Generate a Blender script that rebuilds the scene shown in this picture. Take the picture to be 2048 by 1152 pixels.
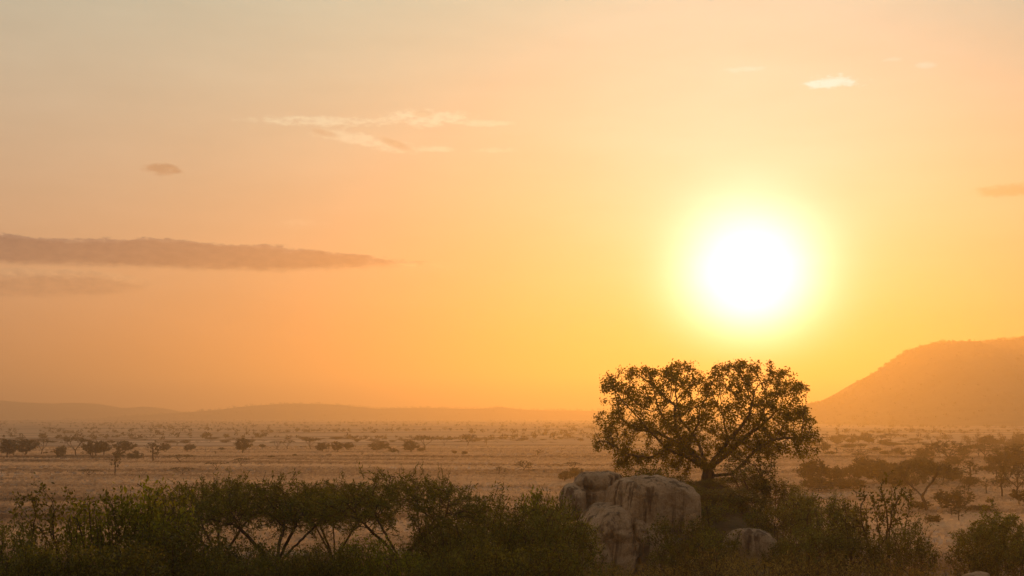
import bpy, math, random
import numpy as np
from mathutils import Vector, Matrix, noise as mnoise

R = math.radians
for o in list(bpy.data.objects):
    bpy.data.objects.remove(o)
scene = bpy.context.scene
COL = scene.collection

# ------------------------------------------------------------------ camera
W0, H0, FPX = 2048.0, 1152.0, 2844.4
HORIZON = 830.0
EYE = 18.0
PITCH = math.atan((HORIZON - H0 / 2) / FPX)
cam_d = bpy.data.cameras.new("camera")
cam_d.lens = 50.0
cam_d.sensor_width = 36.0
cam_d.clip_start = 0.5
cam_d.clip_end = 40000
cam = bpy.data.objects.new("camera", cam_d)
COL.objects.link(cam)
cam.location = (0, 0, EYE)
cam.rotation_euler = (R(90) + PITCH, 0, 0)
scene.camera = cam


def ray(px, py):
    """direction in the world of a point of the photograph (2048 x 1152)"""
    v = Vector(((px - W0 / 2) / FPX, 1.0, (H0 / 2 - py) / FPX))
    return (Matrix.Rotation(PITCH, 3, 'X') @ v).normalized()


def azel(px, py):
    v = ray(px, py)
    return math.degrees(math.atan2(v.x, v.y)), math.degrees(math.asin(v.z))


def at_dist(px, py, d):
    v = ray(px, py)
    t = d / v.y
    return Vector((v.x * t, v.y * t, EYE + v.z * t))


def dist_of(py):
    v = ray(1024, py)
    return EYE / -v.z * v.y


SUN = ray(1500, 570)
SUN_EL = math.asin(SUN.z)
SUN_AZ = math.atan2(SUN.x, SUN.y)

# ------------------------------------------------------------------ render settings
scene.render.engine = 'CYCLES'
cy = scene.cycles
cy.use_denoising = True
try:
    cy.denoiser = 'OPENIMAGEDENOISE'
    cy.denoising_input_passes = 'RGB_ALBEDO_NORMAL'
    cy.denoising_prefilter = 'ACCURATE'
except Exception:
    pass
cy.max_bounces = 5
cy.diffuse_bounces = 2
cy.glossy_bounces = 1
cy.transmission_bounces = 3
cy.volume_bounces = 0
cy.transparent_max_bounces = 8
cy.caustics_reflective = False
cy.caustics_refractive = False
cy.sample_clamp_indirect = 4
cy.use_adaptive_sampling = False
vs = scene.view_settings
scene.display_settings.display_device = 'sRGB'
vs.view_transform = 'Standard'
vs.look = 'None'
vs.exposure = 0.22
vs.gamma = 1.0
vs.use_curve_mapping = False


# ------------------------------------------------------------------ node helpers
class E:
    """a scalar socket with arithmetic"""
    def __init__(self, nt, s):
        self.nt, self.s = nt, s

    def op(self, o, *args, clamp=False):
        n = self.nt.nodes.new('ShaderNodeMath')
        n.operation = o
        n.use_clamp = clamp
        for i, a in enumerate((self,) + args):
            if isinstance(a, E):
                self.nt.links.new(a.s, n.inputs[i])
            else:
                n.inputs[i].default_value = float(a)
        return E(self.nt, n.outputs[0])

    def __add__(self, b): return self.op('ADD', b)
    __radd__ = __add__
    def __sub__(self, b): return self.op('SUBTRACT', b)
    def __rsub__(self, b): return (self * -1.0) + b
    def __mul__(self, b): return self.op('MULTIPLY', b)
    __rmul__ = __mul__
    def __truediv__(self, b): return self.op('DIVIDE', b)
    def exp(self): return self.op('EXPONENT')
    def abs(self): return self.op('ABSOLUTE')
    def max(self, b): return self.op('MAXIMUM', b)
    def min(self, b): return self.op('MINIMUM', b)

    def sstep(self, a, b, lo=0.0, hi=1.0):
        n = self.nt.nodes.new('ShaderNodeMapRange')
        n.interpolation_type = 'SMOOTHSTEP'
        self.nt.links.new(self.s, n.inputs['Value'])
        n.inputs['From Min'].default_value = a
        n.inputs['From Max'].default_value = b
        n.inputs['To Min'].default_value = lo
        n.inputs['To Max'].default_value = hi
        return E(self.nt, n.outputs['Result'])

    def lin(self, pts):
        """piecewise linear curve through (x, y) pairs"""
        n = None
        out = None
        for (x0, y0), (x1, y1) in zip(pts[:-1], pts[1:]):
            n = self.nt.nodes.new('ShaderNodeMapRange')
            n.clamp = True
            self.nt.links.new(self.s, n.inputs['Value'])
            n.inputs['From Min'].default_value = x0
            n.inputs['From Max'].default_value = x1
            n.inputs['To Min'].default_value = y0 if out is None else 0.0
            n.inputs['To Max'].default_value = y1 if out is None else y1 - y0
            e = E(self.nt, n.outputs['Result'])
            out = e if out is None else out + e
        return out


def comb(nt, x, y, z, kind='ShaderNodeCombineXYZ'):
    n = nt.nodes.new(kind)
    for i, a in enumerate((x, y, z)):
        if isinstance(a, E):
            nt.links.new(a.s, n.inputs[i])
        else:
            n.inputs[i].default_value = a
    return n.outputs[0]


def noise_tex(nt, vec, scale, detail=4, rough=0.55, dist=0.0):
    n = nt.nodes.new('ShaderNodeTexNoise')
    n.inputs['Scale'].default_value = scale
    n.inputs['Detail'].default_value = detail
    n.inputs['Roughness'].default_value = rough
    n.inputs['Distortion'].default_value = dist
    if vec is not None:
        nt.links.new(vec, n.inputs['Vector'])
    return E(nt, n.outputs['Fac'])


# ------------------------------------------------------------------ world: dusty evening sky
world = bpy.data.worlds.new("World")
scene.world = world
world.use_nodes = True
wt = world.node_tree
wt.nodes.clear()
tc = wt.nodes.new('ShaderNodeTexCoord')
sep = wt.nodes.new('ShaderNodeSeparateXYZ')
wt.links.new(tc.outputs['Generated'], sep.inputs[0])
X, Y, Z = (E(wt, sep.outputs[i]) for i in range(3))
AZ = X.op('ARCTAN2', Y) * (180 / math.pi)
EL = Z.op('ARCSINE') * (180 / math.pi)
dotn = wt.nodes.new('ShaderNodeVectorMath')
dotn.operation = 'DOT_PRODUCT'
wt.links.new(tc.outputs['Generated'], dotn.inputs[0])
dotn.inputs[1].default_value = tuple(SUN)
TH = E(wt, dotn.outputs['Value']).min(0.999999).op('ARCCOSINE') * (180 / math.pi)
ELc = EL.max(0.0)

# sky brightness per channel: height gradient x distance from the sun + aureole
SKYFIT = {'low': (0.7445, 0.1989, 0.0054), 'top': (0.1922, 0.7028, 0.6562), 'wl': (0.2805, 0.0795, 0.0026), 'wt': (0.2656, 0.1575, 0.6358), 'mid': (0.4424, 0.2505, 0.0378), 'core': (6.0000, 2.7618, 2.3822), 'sh': (19.325, 7.000, 2.800, 2.400, 15.000)}
P = SKYFIT
hmix = 1.0 - (ELc * (-1.0 / P['sh'][0])).exp()
gmix = 1.0 - (ELc * (-1.0 / P['sh'][4])).exp()
wide = ((TH / P['sh'][1]) * (TH / P['sh'][1]) * -1.0).exp()
mid = (TH * (-1.0 / P['sh'][2])).exp()
core = ((TH / P['sh'][3]) * (TH / P['sh'][3]) * -1.0).exp()
BACK_LOW, BACK_TOP = (0.50, 0.31, 0.20), (0.34, 0.25, 0.19)
ZEN = (0.44, 0.35, 0.27)
zen = ELc.sstep(19.0, 62.0)
side = ((TH / 45.0) * (TH / 45.0) * -1.0).exp()
chan = []
for c in range(3):
    front = hmix * (P['top'][c] - P['low'][c]) + P['low'][c]
    back = hmix * (BACK_TOP[c] - BACK_LOW[c]) + BACK_LOW[c]
    base = back + (front - back) * side
    wd = gmix * (P['wt'][c] - P['wl'][c]) + P['wl'][c]
    base = base + (base * -1.0 + ZEN[c]) * zen
    chan.append(base + wide * wd + mid * P['mid'][c] + core * P['core'][c])

# clouds, in degrees of azimuth and elevation
uv = comb(wt, AZ, EL * 3.2, 0.0)
n1 = noise_tex(wt, uv, 0.85, 6, 0.6)
uv2 = comb(wt, AZ * 1.0, EL * 2.2, 7.0)
n2 = noise_tex(wt, uv2, 2.4, 6, 0.62)
nz = (n1 - 0.5) * 1.0
nf = (n2 - 0.5) * 1.0
uv3 = comb(wt, AZ * 0.35, EL * 1.6, 3.0)
n3 = noise_tex(wt, uv3, 0.5, 5, 0.55)


def bank(top, bot, s_top, s_bot, bump, ends):
    """cloud bank between two piecewise linear edges given in photograph pixels"""
    tp = [azel(*p) for p in top]
    bp = [azel(*p) for p in bot]
    te = AZ.lin(tp) + nz * bump * 1.3 + nf * bump * 0.6
    be = AZ.lin(bp) - nz * bump * 0.8 - nf * bump * 0.5
    m = (te - EL).sstep(0.0, s_top) * (EL - be).sstep(0.0, s_bot)
    a0, a1, a2, a3 = (azel(p, 500)[0] for p in ends)
    m = m * AZ.sstep(a0, a1) * AZ.sstep(a2, a3, 1.0, 0.0)
    rim = (te - EL).sstep(0.0, s_top) * (te - EL).sstep(s_top * 0.9, s_top * 2.6, 1.0, 0.0)
    rim = rim * AZ.sstep(a0, a1) * AZ.sstep(a2, a3, 1.0, 0.0)
    return m, rim


def puff(px, py, hw, hh, soft=0.8, nw=1.3, tilt=0.0):
    a, e = azel(px, py)
    du = (AZ - a)
    dv = (EL - e) - du * tilt
    u = du / (hw / 49.6)
    v = dv / (hh / 49.6)
    q = (1.0 - (u * u + v * v)) + nz * nw * 1.2 + nf * nw * 1.9
    return q.sstep(0.0, soft)


b1, r1 = bank([(-700, 480), (0, 466), (130, 476), (300, 474), (560, 490), (700, 506), (900, 529)],
              [(-700, 540), (0, 533), (300, 541), (560, 549), (700, 543), (900, 531)],
              0.09, 0.34, 0.42, (-900, -500, 800, 920))
b2, r2 = bank([(-700, 530), (0, 530), (200, 536), (330, 560)],
              [(-700, 600), (0, 600), (200, 598), (330, 580)],
              0.2, 0.28, 0.3, (-900, -500, 200, 370))
p1 = puff(325, 338, 46, 14, 0.9, 1.1)
p2 = puff(640, 243, 170, 12, 1.2, 1.6)
p3 = puff(850, 236, 100, 20, 1.2, 1.6)
p4 = puff(960, 246, 90, 8, 1.2, 1.2)
p5 = puff(735, 282, 130, 16, 1.2, 1.4, tilt=-0.16)
p6 = puff(860, 298, 60, 7, 1.2, 1.2)
p7 = puff(1665, 165, 66, 15, 1.0, 1.5)
p8 = puff(1490, 138, 60, 7, 1.2, 1.5)
p9 = puff(1855, 130, 26, 8, 1.2, 1.2)
p10 = puff(1788, 119, 26, 5, 1.2, 1.2)
p11 = puff(2030, 380, 85, 15, 0.9, 1.0)
p12 = puff(790, 288, 42, 10, 1.0, 1.0, tilt=-0.3)
p13 = puff(650, 266, 34, 8, 1.0, 1.0, tilt=-0.2)
p14 = puff(846, 228, 26, 9, 1.0, 1.0)
p15 = puff(600, 448, 60, 12, 1.6, 1.8)
p16 = puff(990, 300, 60, 6, 1.4, 1.6)
dark = (b1 * (nf * 0.7 + 1.0)).max(b2 * (nf * 1.2 + 0.42)).max(0.0).min(1.15)
dark2 = (p11 * 1.0).max(p1 * 1.1).max(p12 * 1.0).max(p13 * 0.7).max(p14 * 0.8)
light = (p2 * 0.6).max(p3 * 0.65).max(p4 * 0.5).max(p5 * 0.55).max(p6 * 0.5).max(p15 * 0.25).max(p16 * 0.35)
light = light * 1.35
bright = (p7 * 1.0).max(p8 * 0.35).max(p9 * 0.5).max(p10 * 0.35) * 1.0
rims = (r1 * 0.42).max(r2 * 0.35)
veil = (n3 - 0.5) * 0.22
hiv = AZ.sstep(8.0, 24.0) * EL.sstep(7.0, 17.0) * (n3 * 0.5 + 0.75)
dm = (0.68, 0.68, 0.50)
dm2 = (0.22, 0.34, 0.38)
out = []
for k, c in enumerate(chan):
    c = c * (veil + 1.0) * (1.0 - hiv * (0.24, 0.16, 0.06)[k])
    c = c * (1.0 - dark * dm[k]) * (1.0 - dark2 * dm2[k])
    c = c * (1.0 + light * (0.16, 0.26, 0.30)[k]) + light * (0.06, 0.08, 0.05)[k]
    c = c * (1.0 + bright * (0.3, 0.45, 0.7)[k])
    c = c * (1.0 + rims * (0.8, 1.1, 0.9)[k])
    out.append(c)
rgb = comb(wt, out[0], out[1], out[2], 'ShaderNodeCombineColor')
sky = wt.nodes.new('ShaderNodeTexSky')
sky.sky_type = 'NISHITA'
sky.sun_disc = False
sky.sun_elevation = SUN_EL
sky.sun_rotation = SUN_AZ
sky.dust_density = 5.0
sky.air_density = 1.5
sky.ozone_density = 1.0
bg1 = wt.nodes.new('ShaderNodeBackground')
bg1.inputs['Strength'].default_value = 1.0
wt.links.new(rgb, bg1.inputs['Color'])
bg2 = wt.nodes.new('ShaderNodeBackground')
bg2.inputs['Strength'].default_value = 0.01
wt.links.new(sky.outputs[0], bg2.inputs['Color'])
addn = wt.nodes.new('ShaderNodeAddShader')
wt.links.new(bg1.outputs[0], addn.inputs[0])
wt.links.new(bg2.outputs[0], addn.inputs[1])
wo = wt.nodes.new('ShaderNodeOutputWorld')
wt.links.new(addn.outputs[0], wo.inputs['Surface'])
world.cycles.sampling_method = 'MANUAL'
world.cycles.sample_map_resolution = 1024

# ------------------------------------------------------------------ sun
sun_d = bpy.data.lights.new("sun", 'SUN')
sun_d.energy = 2.0
sun_d.angle = R(0.6)
sun_d.color = (1.0, 0.37, 0.012)
sun = bpy.data.objects.new("sun", sun_d)
COL.objects.link(sun)
sun.rotation_euler = (-SUN).to_track_quat('-Z', 'Y').to_euler()

HAZE_DENSITY = 0.00034
HAZE_G = 0.7
HAZE_COLOR = (0.92, 0.79, 0.68)


# ------------------------------------------------------------------ mesh helpers
def link(name, me, mat=None, parent=None, loc=None, **props):
    o = bpy.data.objects.new(name, me)
    COL.objects.link(o)
    if mat is not None and me is not None and not me.materials:
        me.materials.append(mat)
    if parent is not None:
        o.parent = parent
    if loc is not None:
        o.location = loc
    for k, v in props.items():
        o[k] = v
    return o


def np_mesh(name, verts, faces, smooth=False):
    """verts (n,3), faces (m,k) with k = 3 or 4, or a list of such arrays"""
    me = bpy.data.meshes.new(name)
    verts = np.ascontiguousarray(verts, dtype=np.float32)
    fl = faces if isinstance(faces, list) else [faces]
    fl = [np.asarray(f, dtype=np.int32) for f in fl if len(f)]
    loops = np.concatenate([f.ravel() for f in fl])
    tot = np.concatenate([np.full(len(f), f.shape[1], dtype=np.int32) for f in fl])
    start = np.concatenate([[0], np.cumsum(tot)[:-1]]).astype(np.int32)
    me.vertices.add(len(verts))
    me.vertices.foreach_set('co', verts.ravel())
    me.loops.add(len(loops))
    me.loops.foreach_set('vertex_index', loops)
    me.polygons.add(len(tot))
    me.polygons.foreach_set('loop_start', start)
    me.polygons.foreach_set('loop_total', tot)
    if smooth:
        me.polygons.foreach_set('use_smooth', np.ones(len(tot), dtype=bool))
    me.update(calc_edges=True)
    me.validate()
    return me


def unit(v):
    return v / np.maximum(np.linalg.norm(v, axis=-1, keepdims=True), 1e-9)


# ------------------------------------------------------------------ materials
def new_mat(name):
    m = bpy.data.materials.new(name)
    m.use_nodes = True
    m.node_tree.nodes.clear()
    o = m.node_tree.nodes.new('ShaderNodeOutputMaterial')
    return m, m.node_tree, o


def ramp(nt, fac, stops):
    n = nt.nodes.new('ShaderNodeValToRGB')
    el = n.color_ramp.elements
    while len(el) < len(stops):
        el.new(0.5)
    for e, (p, c) in zip(el, stops):
        e.position = p
        e.color = (*c, 1.0)
    nt.links.new(fac.s, n.inputs['Fac'])
    return n.outputs['Color']


def leaf_material(name, c0, c1, c2, trans=0.45, tcol=None, clump=0.6, gloss=0.12):
    m, nt, o = new_mat(name)
    g = nt.nodes.new('ShaderNodeNewGeometry')
    oi = nt.nodes.new('ShaderNodeObjectInfo')
    tcn = nt.nodes.new('ShaderNodeTexCoord')
    cl = noise_tex(nt, tcn.outputs['Object'], clump, 3, 0.6)
    isl = E(nt, g.outputs['Random Per Island'])
    rnd = E(nt, oi.outputs['Random'])
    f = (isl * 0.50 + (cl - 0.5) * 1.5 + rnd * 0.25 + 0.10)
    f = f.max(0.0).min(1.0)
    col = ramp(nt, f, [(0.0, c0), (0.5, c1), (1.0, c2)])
    pb = nt.nodes.new('ShaderNodeBsdfPrincipled')
    nt.links.new(col, pb.inputs['Base Color'])
    pb.inputs['Roughness'].default_value = 0.6
    pb.inputs['Specular IOR Level'].default_value = gloss
    tr = nt.nodes.new('ShaderNodeBsdfTranslucent')
    mul = nt.nodes.new('ShaderNodeMix')
    mul.data_type = 'RGBA'
    mul.blend_type = 'MULTIPLY'
    mul.inputs[0].default_value = 1.0
    nt.links.new(col, mul.inputs[6])
    mul.inputs[7].default_value = (*(tcol or (2.5, 1.9, 0.45)), 1.0)
    nt.links.new(mul.outputs[2], tr.inputs['Color'])
    mx = nt.nodes.new('ShaderNodeMixShader')
    mx.inputs[0].default_value = trans
    nt.links.new(pb.outputs[0], mx.inputs[1])
    nt.links.new(tr.outputs[0], mx.inputs[2])
    nt.links.new(mx.outputs[0], o.inputs['Surface'])
    return m


def bark_material(name, c0, c1, scale=6.0):
    m, nt, o = new_mat(name)
    tcn = nt.nodes.new('ShaderNodeTexCoord')
    mp = nt.nodes.new('ShaderNodeMapping')
    mp.inputs['Scale'].default_value = (1, 1, 0.25)
    nt.links.new(tcn.outputs['Object'], mp.inputs[0])
    f = noise_tex(nt, mp.outputs[0], scale, 5, 0.65)
    col = ramp(nt, f, [(0.3, c0), (0.7, c1)])
    pb = nt.nodes.new('ShaderNodeBsdfPrincipled')
    nt.links.new(col, pb.inputs['Base Color'])
    pb.inputs['Roughness'].default_value = 0.85
    pb.inputs['Specular IOR Level'].default_value = 0.2
    b = nt.nodes.new('ShaderNodeBump')
    b.inputs['Strength'].default_value = 0.6
    b.inputs['Distance'].default_value = 0.05
    nt.links.new(f.s, b.inputs['Height'])
    nt.links.new(b.outputs[0], pb.inputs['Normal'])
    nt.links.new(pb.outputs[0], o.inputs['Surface'])
    return m


M_FIG = leaf_material('fig_leaf', (0.040, 0.045, 0.012), (0.075, 0.078, 0.018), (0.13, 0.12, 0.025), 0.55, (2.7, 2.0, 0.4))
M_ACACIA = leaf_material('acacia_leaf', (0.019, 0.027, 0.009), (0.073, 0.090, 0.029), (0.196, 0.220, 0.068), 0.42)  # this and next three ramps: highlights and deep shade widened into leaf colours
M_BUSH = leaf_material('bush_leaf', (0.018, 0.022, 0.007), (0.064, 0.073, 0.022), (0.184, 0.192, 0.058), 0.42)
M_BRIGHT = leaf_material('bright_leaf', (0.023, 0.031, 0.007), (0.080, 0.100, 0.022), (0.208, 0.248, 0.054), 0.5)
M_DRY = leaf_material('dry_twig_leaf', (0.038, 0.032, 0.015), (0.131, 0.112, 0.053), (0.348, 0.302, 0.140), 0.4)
M_PLAIN = leaf_material('plain_tree_leaf', (0.026, 0.026, 0.014), (0.046, 0.044, 0.022), (0.080, 0.074, 0.034), 0.55, (2.0, 1.6, 0.6), clump=0.4)


def straw_material():
    m, nt, o = new_mat('straw')
    g = nt.nodes.new('ShaderNodeNewGeometry')
    sp = nt.nodes.new('ShaderNodeSeparateXYZ')
    nt.links.new(g.outputs['Position'], sp.inputs[0])
    px, py = E(nt, sp.outputs[0]), E(nt, sp.outputs[1])
    band = noise_tex(nt, comb(nt, px * 0.0035, py * 0.034, 0.0), 1.0, 5, 0.55, 0.35)
    big = noise_tex(nt, comb(nt, px * 0.0015, py * 0.008, 9.0), 1.0, 3, 0.6)
    f = band * 0.80 + E(nt, g.outputs['Random Per Island']) * 0.10 + big * 0.35 - 0.13
    col = ramp(nt, f, [(0.34, (0.15, 0.11, 0.075)), (0.46, (0.36, 0.27, 0.19)), (0.55, (0.54, 0.41, 0.285)), (0.74, (0.68, 0.54, 0.39))])
    df = nt.nodes.new('ShaderNodeBsdfDiffuse')
    tr = nt.nodes.new('ShaderNodeBsdfTranslucent')
    nt.links.new(col, df.inputs['Color'])
    nt.links.new(col, tr.inputs['Color'])
    mx = nt.nodes.new('ShaderNodeMixShader')
    mx.inputs[0].default_value = 0.6
    nt.links.new(df.outputs[0], mx.inputs[1])
    nt.links.new(tr.outputs[0], mx.inputs[2])
    nt.links.new(mx.outputs[0], o.inputs['Surface'])
    return m


M_STRAW = straw_material()
M_BARK = bark_material('dark_bark', (0.022, 0.016, 0.011), (0.060, 0.045, 0.032))
M_BARK_PALE = bark_material('fig_bark', (0.05, 0.040, 0.028), (0.13, 0.105, 0.075))


# ------------------------------------------------------------------ terrain
def sm(a, b, x):
    t = np.clip((x - a) / (b - a), 0, 1)
    return t * t * (3 - 2 * t)


def hnoise(x, y, s, seed=0.0):
    a = np.sin(x / s * 1.7 + 1.3 + seed) * np.cos(y / s * 1.3 - 0.7 + seed * 2)
    b = np.sin((x * 0.8 + y * 0.6) / s * 2.9 + 2.1 + seed) * np.cos((y * 0.8 - x * 0.6) / s * 2.3)
    c = np.sin((x * 0.3 - y * 0.95) / s * 5.3 + seed) * np.cos((y * 0.35 + x * 0.9) / s * 4.7 + 1)
    return a * 0.5 + b * 0.3 + c * 0.2


def terrain(x, y):
    x = np.asarray(x, dtype=float)
    y = np.asarray(y, dtype=float)
    r = np.hypot(x, y)
    cone = 16.3 - 0.113 * r
    k = 1.2
    cone = np.where(cone > 13, cone, np.log1p(np.exp(np.clip(cone / k, -30, 30))) * k)
    spur = 9.2 * np.exp(-((x - 15.5) / 7.0) ** 2 - np.where(y > 119, ((y - 119) / 18) ** 2, ((y - 119) / 24) ** 2))
    spur2 = 0.6 * np.exp(-((x - 33) / 8) ** 2 - ((y - 96) / 14) ** 2)
    near = sm(260, 40, r)
    z = cone + spur + spur2 + 0.5 * hnoise(x, y, 9.0) * near + 0.18 * hnoise(x, y, 2.3, 4) * near
    z = z + (0.9 + 0.9 * hnoise(x, y, 160, 2)) * sm(180, 500, r) + 3.0 * (0.5 + 0.5 * hnoise(x * 0.4, y, 420, 5)) * sm(900, 1600, r)
    z = z + 0.25 * hnoise(x, y, 28.0, 1) * sm(100, 200, r) + 0.3
    return z


def gz(x, y):
    return float(terrain(x, y))


STRAW_STOPS = [(0.36, (0.085, 0.060, 0.045)), (0.46, (0.20, 0.145, 0.105)), (0.55, (0.35, 0.255, 0.18)), (0.74, (0.52, 0.40, 0.285))]


def build_ground():
    na, nr = 900, 420
    # finer in the direction of view
    t = np.linspace(-1, 1, na, endpoint=False)
    ang = math.pi * (0.28 * t + 0.72 * t ** 5)
    rr = np.concatenate([[0.0], np.geomspace(1.5, 9000, nr)])
    A, RR = np.meshgrid(ang, rr, indexing='ij')
    x = np.sin(A) * RR
    y = np.cos(A) * RR
    z = terrain(x, y)
    v = np.stack([x, y, z], -1).reshape(-1, 3)
    i = np.arange(na)[:, None]
    j = np.arange(nr)[None, :]
    n = nr + 1
    i2 = (i + 1) % na
    f = np.stack([i * n + j, i2 * n + j, i2 * n + j + 1, i * n + j + 1], -1).reshape(-1, 4)[:, ::-1]
    me = np_mesh('ground', v, f, smooth=True)
    m, nt, o = new_mat('savanna_ground')
    g = nt.nodes.new('ShaderNodeNewGeometry')
    sp = nt.nodes.new('ShaderNodeSeparateXYZ')
    nt.links.new(g.outputs['Position'], sp.inputs[0])
    px, py, pz = (E(nt, sp.outputs[k]) for k in range(3))
    u = comb(nt, px * 0.0035, py * 0.034, 0.0)
    band = noise_tex(nt, u, 1.0, 5, 0.55, 0.35)
    u2 = comb(nt, px * 0.02, py * 0.11, 5.0)
    fine = noise_tex(nt, u2, 1.0, 5, 0.65)
    u3 = comb(nt, px * 0.0015, py * 0.008, 9.0)
    big = noise_tex(nt, u3, 1.0, 3, 0.6)
    f1 = (band * 0.80 + fine * 0.25 + big * 0.35 - 0.20)
    straw = ramp(nt, f1, STRAW_STOPS)
    soiln = noise_tex(nt, g.outputs['Position'], 0.5, 6, 0.7)
    soil = ramp(nt, soiln, [(0.3, (0.035, 0.030, 0.016)), (0.55, (0.08, 0.065, 0.035)), (0.75, (0.17, 0.13, 0.07))])
    mk = (pz + (soiln - 0.5) * 2.0).sstep(3.4, 5.6)
    mx = nt.nodes.new('ShaderNodeMix')
    mx.data_type = 'RGBA'
    nt.links.new(mk.s, mx.inputs[0])
    nt.links.new(straw, mx.inputs[6])
    nt.links.new(soil, mx.inputs[7])
    pb = nt.nodes.new('ShaderNodeBsdfPrincipled')
    pb.inputs['Roughness'].default_value = 0.95
    pb.inputs['Specular IOR Level'].default_value = 0.1
    nt.links.new(mx.outputs[2], pb.inputs['Base Color'])
    b = nt.nodes.new('ShaderNodeBump')
    b.inputs['Strength'].default_value = 0.7
    b.inputs['Distance'].default_value = 0.35
    nt.links.new(soiln.s, b.inputs['Height'])
    nt.links.new(b.outputs[0], pb.inputs['Normal'])
    nt.links.new(pb.outputs[0], o.inputs['Surface'])
    link('ground', me, m, kind='structure')


build_ground()


# ------------------------------------------------------------------ hills
def hill_material(name, c0, c1, s):
    m, nt, o = new_mat(name)
    g = nt.nodes.new('ShaderNodeNewGeometry')
    f = noise_tex(nt, g.outputs['Position'], s, 6, 0.7)
    col = ramp(nt, f, [(0.35, c0), (0.65, c1)])
    pb = nt.nodes.new('ShaderNodeBsdfPrincipled')
    pb.inputs['Roughness'].default_value = 0.95
    pb.inputs['Specular IOR Level'].default_value = 0.05
    nt.links.new(col, pb.inputs['Base Color'])
    b = nt.nodes.new('ShaderNodeBump')
    b.inputs['Strength'].default_value = 0.8
    b.inputs['Distance'].default_value = 12.0
    nt.links.new(f.s, b.inputs['Height'])
    nt.links.new(b.outputs[0], pb.inputs['Normal'])
    nt.links.new(pb.outputs[0], o.inputs['Surface'])
    return m


M_HILL = hill_material('hill_scrub', (0.07, 0.06, 0.035), (0.14, 0.115, 0.065), 0.02)


def ridge_fn(pts, D):
    w = [at_dist(px, py, D) for px, py in pts]
    xs = np.array([p.x for p in w])
    zs = np.array([p.z for p in w])
    return lambda x: np.interp(x, xs, zs)


def build_hills(name, pts, D, half, nx, ny, x0, x1, rough):
    fn = ridge_fn(pts, D)
    x = np.linspace(x0, x1, nx)
    t = np.linspace(-1, 1, ny)
    Xg, T = np.meshgrid(x, t, indexing='ij')
    hz = fn(Xg) + rough * 0.35 * hnoise(Xg, Xg * 0 + D, 70, 3) + rough * 0.15 * hnoise(Xg, Xg * 0 + D, 23, 5)
    crest = 60 * np.sin(Xg / 700.0)
    prof = (np.cos(np.clip(np.abs(T), 0, 1) * math.pi) * 0.5 + 0.5) ** 0.85
    gul = 1 + 0.30 * hnoise(Xg, T * 300, 110, 1) * np.abs(T) * 2 * (1 - np.abs(T)) * 2
    Yg = D + T * half * (0.8 + 0.2 * np.sin(Xg / 400)) 
    Zg = hz * prof * gul - 2.0 + 1.0
    v = np.stack([Xg, Yg, Zg], -1).reshape(-1, 3)
    i = np.arange(nx - 1)[:, None]
    j = np.arange(ny - 1)[None, :]
    f = np.stack([i * ny + j, (i + 1) * ny + j, (i + 1) * ny + j + 1, i * ny + j + 1], -1).reshape(-1, 4)
    me = np_mesh(name, v, f, smooth=True)
    link(name, me, M_HILL, kind='structure')

    def height(xx, tt):
        h = fn(xx) + rough * 0.35 * hnoise(xx, xx * 0 + D, 70, 3) + rough * 0.15 * hnoise(xx, xx * 0 + D, 23, 5)
        gu = 1 + 0.30 * hnoise(xx, tt * 300, 110, 1) * np.abs(tt) * 2 * (1 - np.abs(tt)) * 2
        return h * gu * (np.cos(np.abs(tt) * math.pi) * 0.5 + 0.5) ** 0.85 - 1.0, D + tt * half * (0.8 + 0.2 * np.sin(xx / 400))
    return height


far_pts = [(-1500, 812), (-600, 806), (-200, 796), (0, 800), (60, 806), (180, 806), (240, 817), (300, 813), (370, 827), (420, 834), (700, 840), (3000, 840)]
mid_pts = [(-600, 842), (100, 842), (250, 834), (370, 825), (430, 819), (520, 810), (640, 806), (700, 811), (760, 817), (850, 815), (940, 817),
           (1000, 815), (1060, 819), (1200, 821), (1400, 815), (1650, 819), (1900, 826), (2400, 836)]
mount_pts = [(1480, 862), (1560, 834), (1620, 810), (1660, 801), (1700, 786), (1740, 758), (1780, 728), (1810, 706), (1850, 692), (1885, 684),
             (1940, 686), (2000, 680), (2048, 675), (2300, 668), (2800, 700), (3600, 790)]
h_far = build_hills('far_hills', far_pts, 6200, 900, 500, 24, -6200, 2500, 5)
h_mid = build_hills('low_hills', mid_pts, 5200, 800, 600, 24, -2800, 3800, 5)
h_mount = build_hills('mountain', mount_pts, 2900, 900, 700, 60, 440, 4200, 4)


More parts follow.
